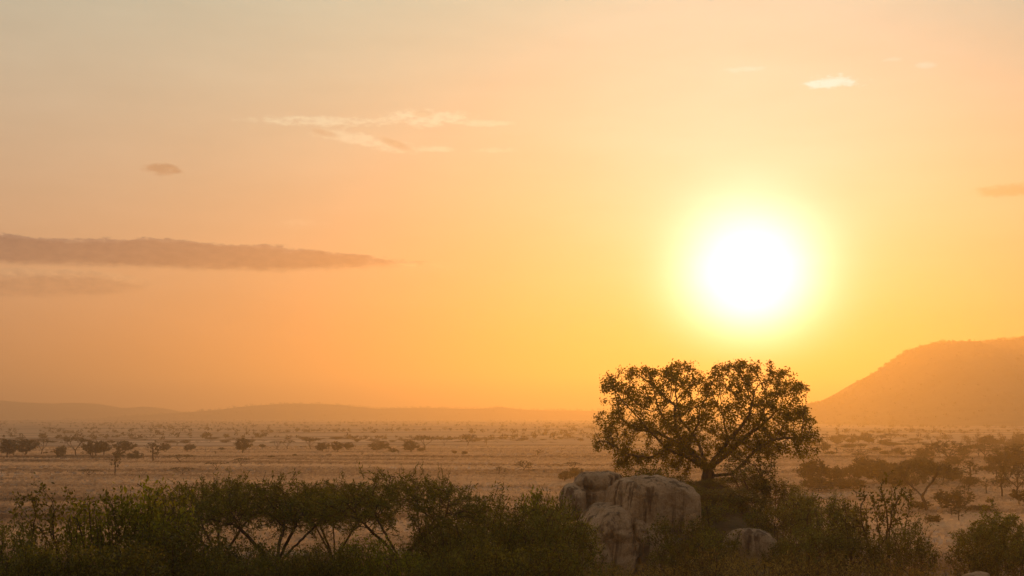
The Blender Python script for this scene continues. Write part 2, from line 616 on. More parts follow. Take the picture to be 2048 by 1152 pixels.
# ------------------------------------------------------------------ tree growing
class Tree:
    def __init__(self, seed):
        self.rng = np.random.default_rng(seed)
        self.pos = []
        self.par = []

    def seed_path(self, pts, start=None, step=0.4):
        """adds a chain through the points; returns the last node"""
        last = start
        if last is None:
            self.pos.append(np.array(pts[0], float))
            self.par.append(-1)
            last = len(self.pos) - 1
            pts = pts[1:]
        for p in pts:
            p = np.array(p, float)
            a = self.pos[last]
            n = max(1, int(round(np.linalg.norm(p - a) / step)))
            for k in range(1, n + 1):
                q = a + (p - a) * k / n + self.rng.normal(0, step * 0.07, 3)
                self.pos.append(q)
                self.par.append(last)
                last = len(self.pos) - 1
        return last

    def colonize(self, att, step, d_inf, d_kill, iters=80, up=0.0, jitter=0.12):
        rng = self.rng
        pos = self.pos
        par = self.par
        P0 = np.array(pos)
        att = np.array(att)
        D = np.full(len(att), 1e9)
        I = np.zeros(len(att), int)
        for s in range(0, len(P0), 200):
            d = np.linalg.norm(att[:, None] - P0[None, s:s + 200], axis=2)
            k = d.argmin(1)
            dm = d[np.arange(len(att)), k]
            better = dm < D
            D[better] = dm[better]
            I[better] = k[better] + s
        alive = D > d_kill
        used = {}
        for it in range(iters):
            m = alive & (D < d_inf)
            if not m.any():
                break
            idx = I[m]
            P0 = np.array(pos)
            dirs = unit(att[m] - P0[idx])
            acc = np.zeros((len(P0), 3))
            np.add.at(acc, idx, dirs)
            nodes = np.unique(idx)
            dv = unit(acc[nodes]) + rng.normal(0, jitter, (len(nodes), 3))
            dv[:, 2] += up
            dv = unit(dv)
            newp = []
            for nd, d in zip(nodes, dv):
                c = used.get(nd, 0)
                if c >= 3:
                    continue
                used[nd] = c + 1
                pos.append(P0[nd] + d * step)
                par.append(int(nd))
                newp.append(len(pos) - 1)
            if not newp:
                break
            Pn = np.array([pos[k] for k in newp])
            al = np.where(alive)[0]
            d = np.linalg.norm(att[al][:, None] - Pn[None], axis=2)
            k = d.argmin(1)
            dm = d[np.arange(len(al)), k]
            b = dm < D[al]
            D[al[b]] = dm[b]
            I[al[b]] = np.array(newp)[k[b]]
            alive &= D > d_kill
        return self

    def shoots(self, share, length, up, out, step):
        """fine twigs standing out beyond the crown"""
        n = len(self.pos)
        has = set(self.par)
        c = np.mean(self.pos, axis=0)
        for i in range(n):
            if i in has or self.rng.random() > share:
                continue
            o = np.array(self.pos[i]) - c
            d = unit(unit(o * np.array([1, 1, 0.3])) * out + np.array([0, 0, up]) + self.rng.normal(0, 0.35, 3))
            self.seed_path([np.array(self.pos[i]) + d * length * self.rng.uniform(0.4, 1.3)], i, step)
        return self

    def finish(self, r_tip, power=2.4, r_base=None):
        self.P = np.array(self.pos)
        self.A = np.array(self.par)
        n = len(self.P)
        acc = np.zeros(n)
        self.nch = np.zeros(n, int)
        rad = np.zeros(n)
        main = np.full(n, -1)
        for i in range(n - 1, -1, -1):
            rad[i] = max(r_tip, acc[i] ** (1 / power)) if acc[i] > 0 else r_tip
            p = self.A[i]
            if p >= 0:
                acc[p] += rad[i] ** power
                self.nch[p] += 1
                if main[p] < 0 or rad[i] > rad[main[p]]:
                    main[p] = i
        if r_base is not None:
            f = math.log(r_base / r_tip) / max(1e-6, math.log(rad.max() / r_tip))
            rad = r_tip * (rad / r_tip) ** f
        self.rad, self.main = rad, main
        return self

    def tubes(self, sides=5, which=None, flare=0.0):
        P, A, rad, main = self.P, self.A, self.rad, self.main
        n = len(P)
        d_in = np.zeros((n, 3))
        has = A >= 0
        d_in[has] = unit(P[has] - P[A[has]])
        d = d_in.copy()
        mm = main >= 0
        d[mm] += d_in[main[mm]]
        d = unit(d)
        ref = np.array([0.13, 0.97, 0.05])
        u = unit(np.cross(d, ref))
        w = np.cross(d, u)
        a = np.arange(sides) / sides * 2 * math.pi
        rr = rad.copy()
        if flare:
            z0 = P[:, 2] - P[0, 2]
            rr = rr * (1 + flare * np.exp(-np.maximum(z0, 0) / 0.5))
        ring = P[:, None] + rr[:, None, None] * (np.cos(a)[None, :, None] * u[:, None] + np.sin(a)[None, :, None] * w[:, None])
        seg = np.where(has)[0] if which is None else which
        p = A[seg]
        is_main = main[p] == seg
        # start rings of side branches get the child's own width
        ue = unit(np.cross(d_in[seg], ref))
        we = np.cross(d_in[seg], ue)
        r0 = np.minimum(rr[p], rr[seg] * 1.35)
        side = P[p][:, None] + r0[:, None, None] * (np.cos(a)[None, :, None] * ue[:, None] + np.sin(a)[None, :, None] * we[:, None])
        start = np.where(is_main[:, None, None], ring[p], side)
        end = ring[seg]
        v = np.concatenate([start, end], 1).reshape(-1, 3)
        base = (np.arange(len(seg)) * 2 * sides)[:, None]
        k = np.arange(sides)[None]
        k2 = (k + 1) % sides
        f = np.stack([base + k, base + k2, base + sides + k2, base + sides + k], -1).reshape(-1, 4)
        return v, f

    def leaf_nodes(self, rmax):
        return np.where((self.rad <= rmax) & (self.A >= 0))[0]


def leaf_quads(rng, centers, dirs, L, Wd, fold=0.25, taper=0.5):
    """rhombic leaves: (n,3) base points, (n,3) unit directions, (n,) length, (n,) width"""
    n = len(centers)
    rnd = unit(rng.normal(0, 1, (n, 3)))
    s = unit(np.cross(dirs, rnd))
    nrm = np.cross(dirs, s)
    b = centers
    L = L[:, None]
    Wd = Wd[:, None]
    m = b + dirs * L * taper - nrm * L * fold * 0.3
    v = np.stack([b, m + s * Wd, b + dirs * L, m - s * Wd], 1).reshape(-1, 3)
    f = np.arange(n * 4).reshape(-1, 4)
    return v, f


def crown_leaves(tree, per_node, L, Wd, rmax, out=0.5, upw=0.1, spread=0.1, center=None, keep=None, droop=0.0, clump=0.0, cs=1.1):
    rng = tree.rng
    nodes = tree.leaf_nodes(rmax)
    if clump:
        nn = np.array([mnoise.noise(Vector(p) * cs + Vector((3, 8, 5))) for p in tree.P[nodes]])
        nodes = nodes[nn > clump * rng.uniform(0.6, 1.2, len(nodes)) - 0.35]
    if keep is not None:
        nodes = nodes[keep(tree.P[nodes])]
    k = rng.poisson(per_node, len(nodes)) + (per_node >= 1)
    idx = np.repeat(nodes, k)
    n = len(idx)
    t = rng.random(n)[:, None]
    a = tree.P[tree.A[idx]]
    b = tree.P[idx]
    c = a + (b - a) * t + rng.normal(0, spread, (n, 3))
    dirs = unit(rng.normal(0, 1, (n, 3)) + out * 2 * unit(b - a) + np.array([0, 0, upw - droop]))
    s = rng.uniform(0.7, 1.3, n)
    return leaf_quads(rng, c, dirs, L * s, Wd * s * rng.uniform(0.8, 1.2, n))


# prototypes ---------------------------------------------------------
class Proto:
    """meshes of one grown plant, normalised so that the crown is 1 wide and the plant 1 high"""
    def __init__(self, name, tree, leaves, wood_sides=4, flare=0.0, bark=None, leaf=None):
        wv, wf = tree.tubes(wood_sides, flare=flare)
        lv, lf = leaves
        allv = np.concatenate([wv, lv])
        z0, z1 = 0.0, np.percentile(allv[:, 2], 99.7)
        x0, x1 = np.percentile(allv[:, 0], [0.5, 99.5])
        self.w = x1 - x0
        self.h = z1 - z0
        cx = (x0 + x1) / 2
        cyy = np.mean(np.percentile(allv[:, 1], [0.5, 99.5]))
        sc = np.array([1 / self.w, 1 / self.w, 1 / self.h])
        self.shift = np.array([cx, 0.0, 0.0])
        self.wood = np_mesh(name + '_wood', (wv - self.shift) * sc, wf, smooth=True)
        self.wood.materials.append(bark or M_BARK)
        self.leafm = np_mesh(name + '_leaves', (lv - self.shift) * sc, lf)
        self.leafm.materials.append(leaf or M_PLAIN)
        self.tris = len(wf) * 2 + len(lf) * 2
        self.used = False


def proto_umbrella(name, seed, W=7.0, H=6.5, natt=420, nleaf=2.2, L=0.28, Wd=0.05, flat=0.16, fork=0.30, step=0.35, r_tip=0.012, r_base=0.16,
                   sides=4, leaf=None, shoot=0.0, clump=0.0, tiers=1, up=0.0, feather=0.0, kill=1.5, rmaxf=2.4, spread=0.09, cover=1.0, forks=3):
    t = Tree(seed)
    rng = t.rng
    zf = H * fork
    lean = rng.normal(0, 0.04 * H, 2)
    base = t.seed_path([(0, 0, -0.6), (lean[0] * 0.5, lean[1] * 0.5, zf * 0.6), (lean[0], lean[1], zf)], None, step)
    a0 = rng.uniform(0, 6.28)
    for k in range(forks):
        a = a0 + k * 2 * math.pi / forks + rng.normal(0, 0.3)
        rr = W * rng.uniform(0.13, 0.22)
        t.seed_path([(lean[0] + math.cos(a) * rr * 0.5, lean[1] + math.sin(a) * rr * 0.5, zf + H * 0.14),
                     (lean[0] + math.cos(a) * rr * 1.2, lean[1] + math.sin(a) * rr * 1.2, zf + H * 0.30)], base, step)
    pts = []
    blobs = [(rng.uniform(-0.32, 0.32) * W, rng.uniform(-0.32, 0.32) * W, rng.uniform(0.15, 0.26) * W) for _ in range(7)]
    while len(pts) < natt:
        a = rng.uniform(0, 6.283)
        rho = math.sqrt(rng.random())
        x, y = math.cos(a) * rho * W / 2, math.sin(a) * rho * W / 2
        inb = min(math.hypot(x - bx, y - by) / br for bx, by, br in blobs)
        if inb > 1.0 and rng.random() > 0.35 * cover:
            continue
        top = H * (1 - 0.20 * rho ** 2.4) + 0.03 * H * math.sin(x * 2.1) * math.cos(y * 1.7)
        z = top - rng.random() ** 1.6 * H * flat
        if tiers > 1 and rng.random() < 0.4:
            k = rng.integers(1, tiers)
            z -= H * 0.20 * k
            x *= 0.8 + 0.25 * k * rng.random()
        pts.append((x, y, z))
    t.colonize(pts, step, W * 0.75, step * kill, 60, up)
    if shoot:
        t.shoots(shoot, H * 0.085, 0.7, 0.7, step)
    t.finish(r_tip, 2.2, r_base)
    lv = crown_leaves(t, nleaf, L, Wd, r_tip * rmaxf, out=0.35, upw=0.35, spread=spread, clump=clump)
    return Proto(name, t, lv, sides, 0.3, M_BARK, leaf)


def proto_round(name, seed, W=5.0, H=5.0, natt=380, nleaf=3.0, L=0.2, Wd=0.07, base=0.30, step=0.3, r_tip=0.012, r_base=0.14, sides=4,
                leaf=None, shoot=0.0, clump=0.0, stems=1, lump=0.35, shell=0.55, kill=1.5, rmaxf=2.4, spread=0.1, top_heavy=0.5, up=0.03):
    t = Tree(seed)
    rng = t.rng
    ends = []
    root = t.seed_path([(0, 0, -0.5), (0, 0, H * 0.04)], None, step * 0.6)
    for k in range(stems):
        a = rng.uniform(0, 6.28)
        sp = 0.0 if stems == 1 else W * rng.uniform(0.06, 0.20)
        hz = H * base * rng.uniform(0.85, 1.15)
        t.seed_path([(math.cos(a) * sp * 0.4, math.sin(a) * sp * 0.4, hz * 0.5), (math.cos(a) * sp, math.sin(a) * sp, hz)], root, step)
    pts = []
    cz = H * (base * top_heavy + 0.5)
    hz = H - cz
    lz = cz - H * base * 0.75
    lob = [(unit(rng.normal(0, 1, 3)), rng.uniform(0.3, 0.6)) for _ in range(10)]
    while len(pts) < natt:
        d = unit(rng.normal(0, 1, 3))
        s = 1.0 - lump
        for ld, lw in lob:
            c = float(d @ ld)
            s = max(s, (1 - lump) + lump * math.exp((c - 1) / (lw * 0.35)))
        r = (shell + (1 - shell) * rng.random()) if rng.random() < 0.75 else rng.random() * shell
        p = d * r * s
        z = cz + p[2] * (hz if p[2] > 0 else lz)
        pts.append((p[0] * W / 2, p[1] * W / 2, z))
    t.colonize(pts, step, max(W, H) * 0.8, step * kill, 60, up)
    if shoot:
        t.shoots(shoot, H * 0.11, 0.9, 0.7, step)
    t.finish(r_tip, 2.2, r_base)
    lv = crown_leaves(t, nleaf, L, Wd, r_tip * rmaxf, out=0.2, upw=0.2, spread=spread, clump=clump)
    return Proto(name, t, lv, sides, 0.3, M_BARK, leaf)


def place(proto, name, label, cat, px, py_base, py_top, w_px, d=None, group=None, rot=None, rng=random.Random(5), aspect=0.0):
    """stands a plant at its own place on the ground. d: distance (else from where its foot meets the plain)"""
    if d is None:
        d = dist_of(py_base)
    foot = at_dist(px, py_base, d)
    x, y = foot.x, foot.y
    z = gz(x, y)
    top = at_dist(px, py_top, d).z
    h = max(0.6, top - z)
    w = w_px / FPX * d
    if aspect:
        w = max(w, aspect * h)
    root = bpy.data.objects.new(name, None)
    COL.objects.link(root)
    root.location = (x, y, z - 0.02)
    root.empty_display_size = 0.5
    root.rotation_euler = (0, 0, rng.uniform(0, 6.28) if rot is None else rot)
    root.scale = (w, w * rng.uniform(0.9, 1.1), h)
    root['label'] = label
    root['category'] = cat
    if group:
        root['group'] = group
    o = link('trunk', proto.wood, parent=root)
    c = link('crown', proto.leafm, parent=root)
    return root


# ------------------------------------------------------------------ boulders
def rock_material():
    m, nt, o = new_mat('granite')
    g = nt.nodes.new('ShaderNodeNewGeometry')
    mp = nt.nodes.new('ShaderNodeMapping')
    mp.inputs['Scale'].default_value = (1.3, 1.3, 0.16)
    nt.links.new(g.outputs['Position'], mp.inputs[0])
    streak = noise_tex(nt, mp.outputs[0], 1.0, 5, 0.65, 0.5)
    patch = noise_tex(nt, g.outputs['Position'], 0.55, 6, 0.65, 0.3)
    grain = noise_tex(nt, g.outputs['Position'], 9.0, 5, 0.75)
    lich = noise_tex(nt, g.outputs['Position'], 1.7, 5, 0.8)
    col = ramp(nt, patch * 0.5 + grain * 0.5, [(0.32, (0.12, 0.088, 0.055)), (0.5, (0.31, 0.235, 0.15)), (0.66, (0.50, 0.39, 0.26))])
    mx = nt.nodes.new('ShaderNodeMix')
    mx.data_type = 'RGBA'
    fs = (streak.sstep(0.47, 0.60) * 0.85)
    nt.links.new(fs.s, mx.inputs[0])
    nt.links.new(col, mx.inputs[6])
    mx.inputs[7].default_value = (0.055, 0.040, 0.026, 1)
    mx2 = nt.nodes.new('ShaderNodeMix')
    mx2.data_type = 'RGBA'
    fl = (lich.sstep(0.56, 0.66) * 0.6)
    nt.links.new(fl.s, mx2.inputs[0])
    nt.links.new(mx.outputs[2], mx2.inputs[6])
    mx2.inputs[7].default_value = (0.13, 0.10, 0.045, 1)
    pb = nt.nodes.new('ShaderNodeBsdfPrincipled')
    pb.inputs['Roughness'].default_value = 0.85
    pb.inputs['Specular IOR Level'].default_value = 0.25
    nt.links.new(mx2.outputs[2], pb.inputs['Base Color'])
    b = nt.nodes.new('ShaderNodeBump')
    b.inputs['Strength'].default_value = 0.8
    b.inputs['Distance'].default_value = 0.4
    hh = grain * 0.6 + lich * 0.8 + streak * 0.5
    nt.links.new(hh.s, b.inputs['Height'])
    nt.links.new(b.outputs[0], pb.inputs['Normal'])
    nt.links.new(pb.outputs[0], o.inputs['Surface'])
    return m


M_ROCK = rock_material()


def ico(sub):
    import bmesh
    bm = bmesh.new()
    bmesh.ops.create_icosphere(bm, subdivisions=sub, radius=1.0)
    bm.verts.ensure_lookup_table()
    v = np.array([tuple(q.co) for q in bm.verts])
    f = np.array([[q.index for q in fc.verts] for fc in bm.faces])
    bm.free()
    return v, f


_ICO = {}


def rock_mesh(name, radii, seed, sub=6, p=3.0, rough=1.0, cracks=(), dents=(), rot=0.0, tilt=0.0, flutes=0.0, facets=16):
    if sub not in _ICO:
        _ICO[sub] = ico(sub)
    d, f = _ICO[sub]
    rad = (np.abs(d) ** p).sum(1) ** (-1 / p)
    v = d * rad[:, None] * np.array(radii)
    nrm = unit(d / np.array(radii))
    off = Vector((seed * 13.1, seed * 7.7, seed * 3.3))
    n = len(v)
    disp = np.zeros(n)
    mean = sum(radii) / 3
    for k in range(n):
        q = Vector(v[k])
        a = mnoise.noise(q * (0.9 / mean) + off)
        b = mnoise.noise(q * (2.6 / mean) + off)
        e = 1 - abs(mnoise.noise(q * (4.5 / mean) + off)) * 2
        h = mnoise.fractal(q * (9.0 / mean) + off, 0.8, 2.1, 4)
        disp[k] = mean * (0.15 * a + 0.055 * b + 0.035 * e + 0.035 * h)
    disp *= rough
    wob = np.array([mnoise.noise(Vector(q) * (2.0 / mean) + off * 2) for q in v])
    wob2 = np.array([mnoise.noise(Vector(q) * (7.0 / mean) + off * 3) for q in v])
    for (nx, ny, nz, o_, w, dep) in cracks:
        nn = unit(np.array([nx, ny, nz], float))
        s = v @ nn - o_ + wob * 0.28 * mean * 0.5 + wob2 * 0.05 * mean
        disp -= dep * np.exp(-(s / w) ** 2) * (0.7 + 0.6 * np.clip(wob + 0.3, 0, 1))
    for (x, y, z, r, dep) in dents:
        q = np.linalg.norm(v - np.array([x, y, z]), axis=1)
        disp -= dep * np.exp(-(q / r) ** 2)
    if flutes:
        s = np.sin(v[:, 0] * 5.0 / mean * 1.7 + wob * 5) * 0.5 + np.sin(v[:, 0] * 11 / mean + wob2 * 5 + 1) * 0.3
        disp += flutes * s * np.clip(-nrm[:, 1] + 0.2, 0, 1)
    v = v + nrm * disp[:, None]
    rr = np.random.default_rng(seed + 100)
    for k in range(facets):
        nn = unit(rr.normal(0, 1, 3) * np.array([1, 1, 0.7]))
        s = v @ nn
        o_ = s.max() * rr.uniform(0.74, 0.93)
        over = np.maximum(0, s - o_)
        v = v - nn * (over * rr.uniform(0.75, 0.95))[:, None]
    fine = np.array([mnoise.fractal(Vector(q) * (5.0 / mean) + off, 0.9, 2.0, 5) for q in v])
    v = v + nrm * (fine * 0.034 * mean)[:, None]
    M = np.array(Matrix.Rotation(rot, 3, 'Z') @ Matrix.Rotation(tilt, 3, 'Y'))
    v = v @ M.T
    return np_mesh(name, v, f, smooth=True)


def boulder(name, label, cat, px, py, d, radii, seed, group=None, **kw):
    c = at_dist(px, py, d)
    return link(name, rock_mesh(name, radii, seed, **kw), M_ROCK, loc=c, label=label, category=cat, **({'group': group} if group else {}))


KG = 'granite boulders of the rocky outcrop'
# the big dome and the block under it
boulder('boulder', 'largest pale granite boulder with wrinkled domed top, below the wide spreading tree', 'boulder', 1308, 1012, 97,
        (3.2, 2.8, 1.95), 3, KG, p=2.5, rough=0.62, tilt=0.12, sub=6, facets=8,
        cracks=[(1, 0.1, 0.1, -1.45, 0.10, 0.30), (0.25, 0.1, 1, 0.15, 0.07, 0.18), (0.7, 0, 1, 0.9, 0.05, 0.10), (0.6, 0, 1, 1.35, 0.04, 0.10),
                (0.8, 0, 0.9, 1.9, 0.05, 0.10), (0.9, 0, 1, 2.4, 0.05, 0.10)],
        dents=[(0.9, -2.5, -0.2, 0.5, 0.35), (1.9, -2.0, 0.2, 0.4, 0.3)], flutes=0.04)
boulder('boulder', 'tall stained granite block under the domed boulder, split by a dark vertical crack', 'boulder', 1262, 1100, 96.5,
        (3.55, 2.7, 3.5), 8, KG, p=3.0, rough=0.50, sub=6,
        cracks=[(1, 0.05, 0.04, 0.22, 0.10, 0.75), (-0.55, 0.05, 1, 1.75, 0.08, 0.35), (1, 0.1, 0.3, -1.7, 0.06, 0.15), (0, 0.1, 1, 0.5, 0.05, 0.10)],
        dents=[(-1.2, -2.4, 0.6, 0.7, 0.35), (1.9, -2.3, 1.4, 0.6, 0.35)], flutes=0.04)
boulder('boulder', 'grey flat-topped boulder at the back with a level crack below its cap', 'boulder', 1200, 992, 106,
        (1.95, 1.7, 1.75), 12, KG, p=3.6, rough=0.5, sub=5,
        cracks=[(0.05, 0, 1, 0.62, 0.09, 0.30), (1, 0, 0.2, 0.4, 0.08, 0.12)], flutes=0.03)
boulder('boulder', 'rounded low grey boulder leaning against the flat-topped one, its outer shoulder', 'boulder', 1150, 1010, 105,
        (1.25, 1.3, 1.65), 15, KG, p=2.4, rough=0.5, sub=5, flutes=0.02)
boulder('boulder', 'small pale domed boulder sunk in scrub below the spreading tree', 'boulder', 1500, 1098, 84,
        (1.62, 1.4, 1.15), 21, KG, p=2.3, rough=0.6, sub=5, tilt=0.12, facets=9,
        cracks=[(1, 0, 0.5, 0.5, 0.07, 0.2), (1, 0, -0.3, 0.9, 0.06, 0.16), (1, 0, 0.1, -0.5, 0.05, 0.10)], flutes=0.04)
boulder('boulder', 'shaded brown boulder directly under the trunk of the spreading tree', 'boulder', 1402, 992, 116,
        (1.9, 1.5, 1.2), 27, KG, p=2.4, rough=0.6, sub=5, cracks=[(1, 0, 0.3, 0.3, 0.08, 0.2)])
boulder('boulder', 'low dark boulder below the dense round acacia near the corner', 'boulder', 1955, 1172, 78,
        (1.0, 0.9, 0.75), 31, KG, p=2.4, rough=0.7, sub=4)


# ------------------------------------------------------------------ the wide spreading tree on the rocks
def fig_tree():
    D = 120.0
    foot = at_dist(1415, 972, D)
    s = D / FPX
    bx, by = 1415.0, 972.0
    Y0 = foot.y
    gzf = gz(foot.x, foot.y)
    outline_z = [(230, 580), (262, 470), (300, 330), (285, 200), (340, 160), (450, 128), (600, 115), (735, 150), (800, 88), (930, 80), (985, 130),
                 (1012, 185), (1050, 130), (1120, 92), (1180, 100), (1270, 78), (1380, 85), (1480, 98), (1510, 145), (1620, 150), (1680, 225),
                 (1765, 262), (1745, 400), (1785, 500), (1835, 610), (1815, 735), (1720, 775), (1620, 745), (1560, 790), (1470, 770),
                 (1350, 760), (1240, 740), (1160, 800), (1060, 850), (960, 830), (880, 800), (900, 880), (820, 880), (700, 790), (560, 830),
                 (400, 850), (395, 770), (330, 690), (250, 730), (228, 660)]
    poly = [((1120 + zx / 3.531 - bx) * s, (by - (700 + zy / 3.531)) * s) for zx, zy in outline_z]

    def inside(x, z):
        c = False
        j = len(poly) - 1
        for i in range(len(poly)):
            xi, zi = poly[i]
            xj, zj = poly[j]
            if (zi > z) != (zj > z) and x < (xj - xi) * (z - zi) / (zj - zi) + xi:
                c = not c
            j = i
        return c

    t = Tree(77)
    rng = t.rng

    def q(zx, zy, dy):
        return ((1120 + zx / 3.531 - bx) * s, dy, (by - (700 + zy / 3.531)) * s)
    st = 0.30
    t0 = t.seed_path([(0.05, 0, -1.2), (0.0, 0, 0.0), q(1048, 900, 0.0)], None, st)
    fork = t.seed_path([q(1055, 850, 0.05)], t0, st)
    limbs = []
    la = t.seed_path([q(1000, 800, -0.2), q(940, 720, -0.6), q(860, 655, -1.0), q(810, 590, -1.2)], fork, st)
    t.seed_path([q(740, 520, -1.6), q(690, 420, -1.8)], la, st)
    t.seed_path([q(815, 480, -0.6), q(820, 400, -0.2), q(760, 350, 0.2)], la, st)
    lb = t.seed_path([q(1020, 760, 0.6), q(1000, 680, 1.0), q(960, 600, 1.6)], fork, st)
    t.seed_path([q(880, 500, 2.2), q(860, 380, 2.6)], lb, st)
    t.seed_path([q(1000, 520, 1.4), q(1010, 430, 1.6)], lb, st)
    lc = t.seed_path([q(1075, 790, -0.4), q(1120, 730, -0.9), q(1180, 640, -1.2)], fork, st)
    t.seed_path([q(1250, 560, -1.6), q(1310, 470, -2.0), q(1330, 380, -2.2)], lc, st)
    t.seed_path([q(1165, 560, -0.6), q(1150, 450, -0.2)], lc, st)
    ld = t.seed_path([q(1110, 800, 0.5), q(1200, 745, 1.2), q(1290, 660, 1.6), q(1380, 590, 2.0)], fork, st)
    t.seed_path([q(1480, 530, 2.4), q(1570, 440, 2.6)], ld, st)
    t.seed_path([q(1450, 480, 1.2), q(1480, 380, 1.0)], ld, st)
    le = t.seed_path([q(1130, 880, -0.6), q(1200, 870, -1.2), q(1270, 800, -1.8), q(1340, 720, -2.2), q(1450, 640, -2.4)], t0, st)
    t.seed_path([q(1560, 620, -2.2), q(1680, 620, -1.8)], le, st)
    lf = t.seed_path([q(960, 800, -1.0), q(860, 740, -2.0), q(740, 700, -2.4)], fork, st)
    t.seed_path([q(620, 760, -2.0), q(480, 740, -1.2), q(400, 690, -0.8)], lf, st)
    t.seed_path([q(660, 620, -3.0), q(560, 520, -3.2)], lf, st)
    lg = t.seed_path([q(1000, 790, 1.4), q(900, 690, 2.8), q(740, 600, 3.4)], fork, st)
    t.seed_path([q(560, 560, 3.0), q(440, 480, 2.4)], lg, st)
    trunk_count = len(t.pos)
    # attraction points fill a deep crown whose outline from the front is uneven
    pts = []
    xs = [p[0] for p in poly]
    zs = [p[1] for p in poly]
    holes = [q(800, 385, 0) + (0.75,), q(940, 300, 0) + (0.5,), q(1170, 520, 0) + (0.8,), q(960, 560, 0) + (0.6,), q(1120, 640, 0) + (0.6,),
             q(1330, 800, 0) + (1.0,), q(560, 650, 0) + (0.9,), q(1000, 700, 0) + (0.6,), q(700, 380, 0) + (0.5,), q(1500, 560, 0) + (0.6,),
             q(1140, 830, 0) + (1.0,), q(430, 600, 0) + (0.6,)]
    while len(pts) < 3300:
        x = rng.uniform(min(xs), max(xs))
        z = rng.uniform(min(zs), max(zs))
        if not inside(x, z):
            continue
        if any(math.hypot(x - h[0], z - h[2]) < h[3] for h in holes) and rng.random() < 0.9:
            continue
        hw = 9.4
        dep = 6.0 * math.sqrt(max(0.05, 1 - (x / hw) ** 2)) * (0.55 + 0.45 * math.sin(min(1.0, max(0.0, z / 10.2)) * math.pi))
        y = rng.uniform(-1, 1)
        y = math.copysign(abs(y) ** 0.75, y) * dep
        c = mnoise.noise(Vector((x, y, z)) * 0.75)
        if c < -0.02 and rng.random() < 0.88:
            continue
        pts.append((x, y, z))
    t.colonize(pts, st, 5.0, 0.42, 90, 0.02, 0.16)
    t.finish(0.016, 2.25, 0.55)
    t.rad = np.where(t.rad < 0.40, np.maximum(0.014, t.rad * 0.80), t.rad)
    n = len(t.P)
    # which limb every node belongs to: first node after the fork
    root_nodes = {}
    owner = np.zeros(n, int)
    trunk_nodes = set()
    k = fork
    while k >= 0:
        trunk_nodes.add(k)
        k = t.A[k]
    for i in range(n):
        if i in trunk_nodes:
            owner[i] = -1
        elif t.A[i] in trunk_nodes:
            owner[i] = i
        else:
            owner[i] = owner[t.A[i]]
    root = bpy.data.objects.new('spreading_tree', None)
    COL.objects.link(root)
    root.location = (foot.x, foot.y, foot.z)
    root['label'] = 'broad leafy tree with spreading limbs standing on the boulders below the sun'
    root['category'] = 'tree'
    seg_all = np.where(t.A >= 0)[0]
    v, f = t.tubes(10, which=np.array([i for i in seg_all if owner[i] == -1]), flare=0.35)
    link('trunk', np_mesh('trunk', v, f, True), M_BARK_PALE, root)
    for ow in np.unique(owner[owner > 0]):
        seg = np.where(owner == ow)[0]
        if len(seg) < 8:
            continue
        v, f = t.tubes(6, which=seg)
        link('limb', np_mesh('limb', v, f, True), M_BARK_PALE, root)
    nodes = t.leaf_nodes(0.030)
    nodes = nodes[nodes >= trunk_count]
    # clusters of leaves round the twigs, thinner where the noise leaves gaps
    cl = np.array([mnoise.noise(Vector(p) * 0.9 + Vector((9, 2, 4))) for p in t.P[nodes]])
    per = np.where(cl > 0.0, 23.0, np.where(cl > -0.2, 10.0, 3.0))
    tip = t.nch[nodes] == 0
    per = per * np.where(tip, 1.7, 0.75)
    kk = rng.poisson(per)
    idx = np.repeat(nodes, kk)
    c = t.P[idx] + rng.normal(0, 0.17, (len(idx), 3))
    dirs = unit(rng.normal(0, 1, (len(idx), 3)) + np.array([0, 0, -0.15]))
    sz = rng.uniform(0.6, 1.25, len(idx))
    v, f = leaf_quads(rng, c, dirs, 0.165 * sz, 0.064 * sz)
    print('fig nodes', n, 'leaves', len(f))
    link('crown', np_mesh('crown', v, f), M_FIG, root)


fig_tree()

# ------------------------------------------------------------------ prototypes
PP = {}
for i in range(4):
    PP['umb%d' % i] = proto_umbrella('umbrella_acacia%d' % i, 100 + i, W=8.5, H=6.8, natt=330, nleaf=3.0, L=0.34, Wd=0.075, flat=0.10 + 0.04 * i,
                                     r_tip=0.022, r_base=0.17, step=0.42, tiers=1 if i < 3 else 3, spread=0.13, sides=4, forks=3 + i % 2)
for i in range(4):
    PP['rnd%d' % i] = proto_round('round_tree%d' % i, 200 + i, W=5.6, H=5.8, natt=380, nleaf=9.0, L=0.38, Wd=0.12, base=0.15, step=0.36,
                                  r_tip=0.020, r_base=0.15, stems=1 + i % 3, shell=0.6, spread=0.16)
for i in range(2):
    PP['shr%d' % i] = proto_round('shrub%d' % i, 300 + i, W=4.5, H=3.0, natt=300, nleaf=6.0, L=0.3, Wd=0.1, base=0.10, step=0.3,
                                  r_tip=0.018, r_base=0.07, stems=4, shell=0.5, spread=0.15)
for i in range(3):
    PP['wod%d' % i] = proto_round('woodland_tree%d' % i, 350 + i, W=6.5, H=5.6, natt=520, nleaf=12.0, L=0.36, Wd=0.12, base=0.08, step=0.36,
                                  r_tip=0.018, r_base=0.12, stems=3, shell=0.5, spread=0.2, lump=0.25)
for i in range(2):
    PP['spa%d' % i] = proto_round('sparse_tree%d' % i, 400 + i, W=3.2, H=5.6, natt=130, nleaf=2.6, L=0.3, Wd=0.09, base=0.3, step=0.34,
                                  r_tip=0.022, r_base=0.10, stems=1, shell=0.3, spread=0.12)
print('plain protos', sum(p.tris for p in PP.values()))

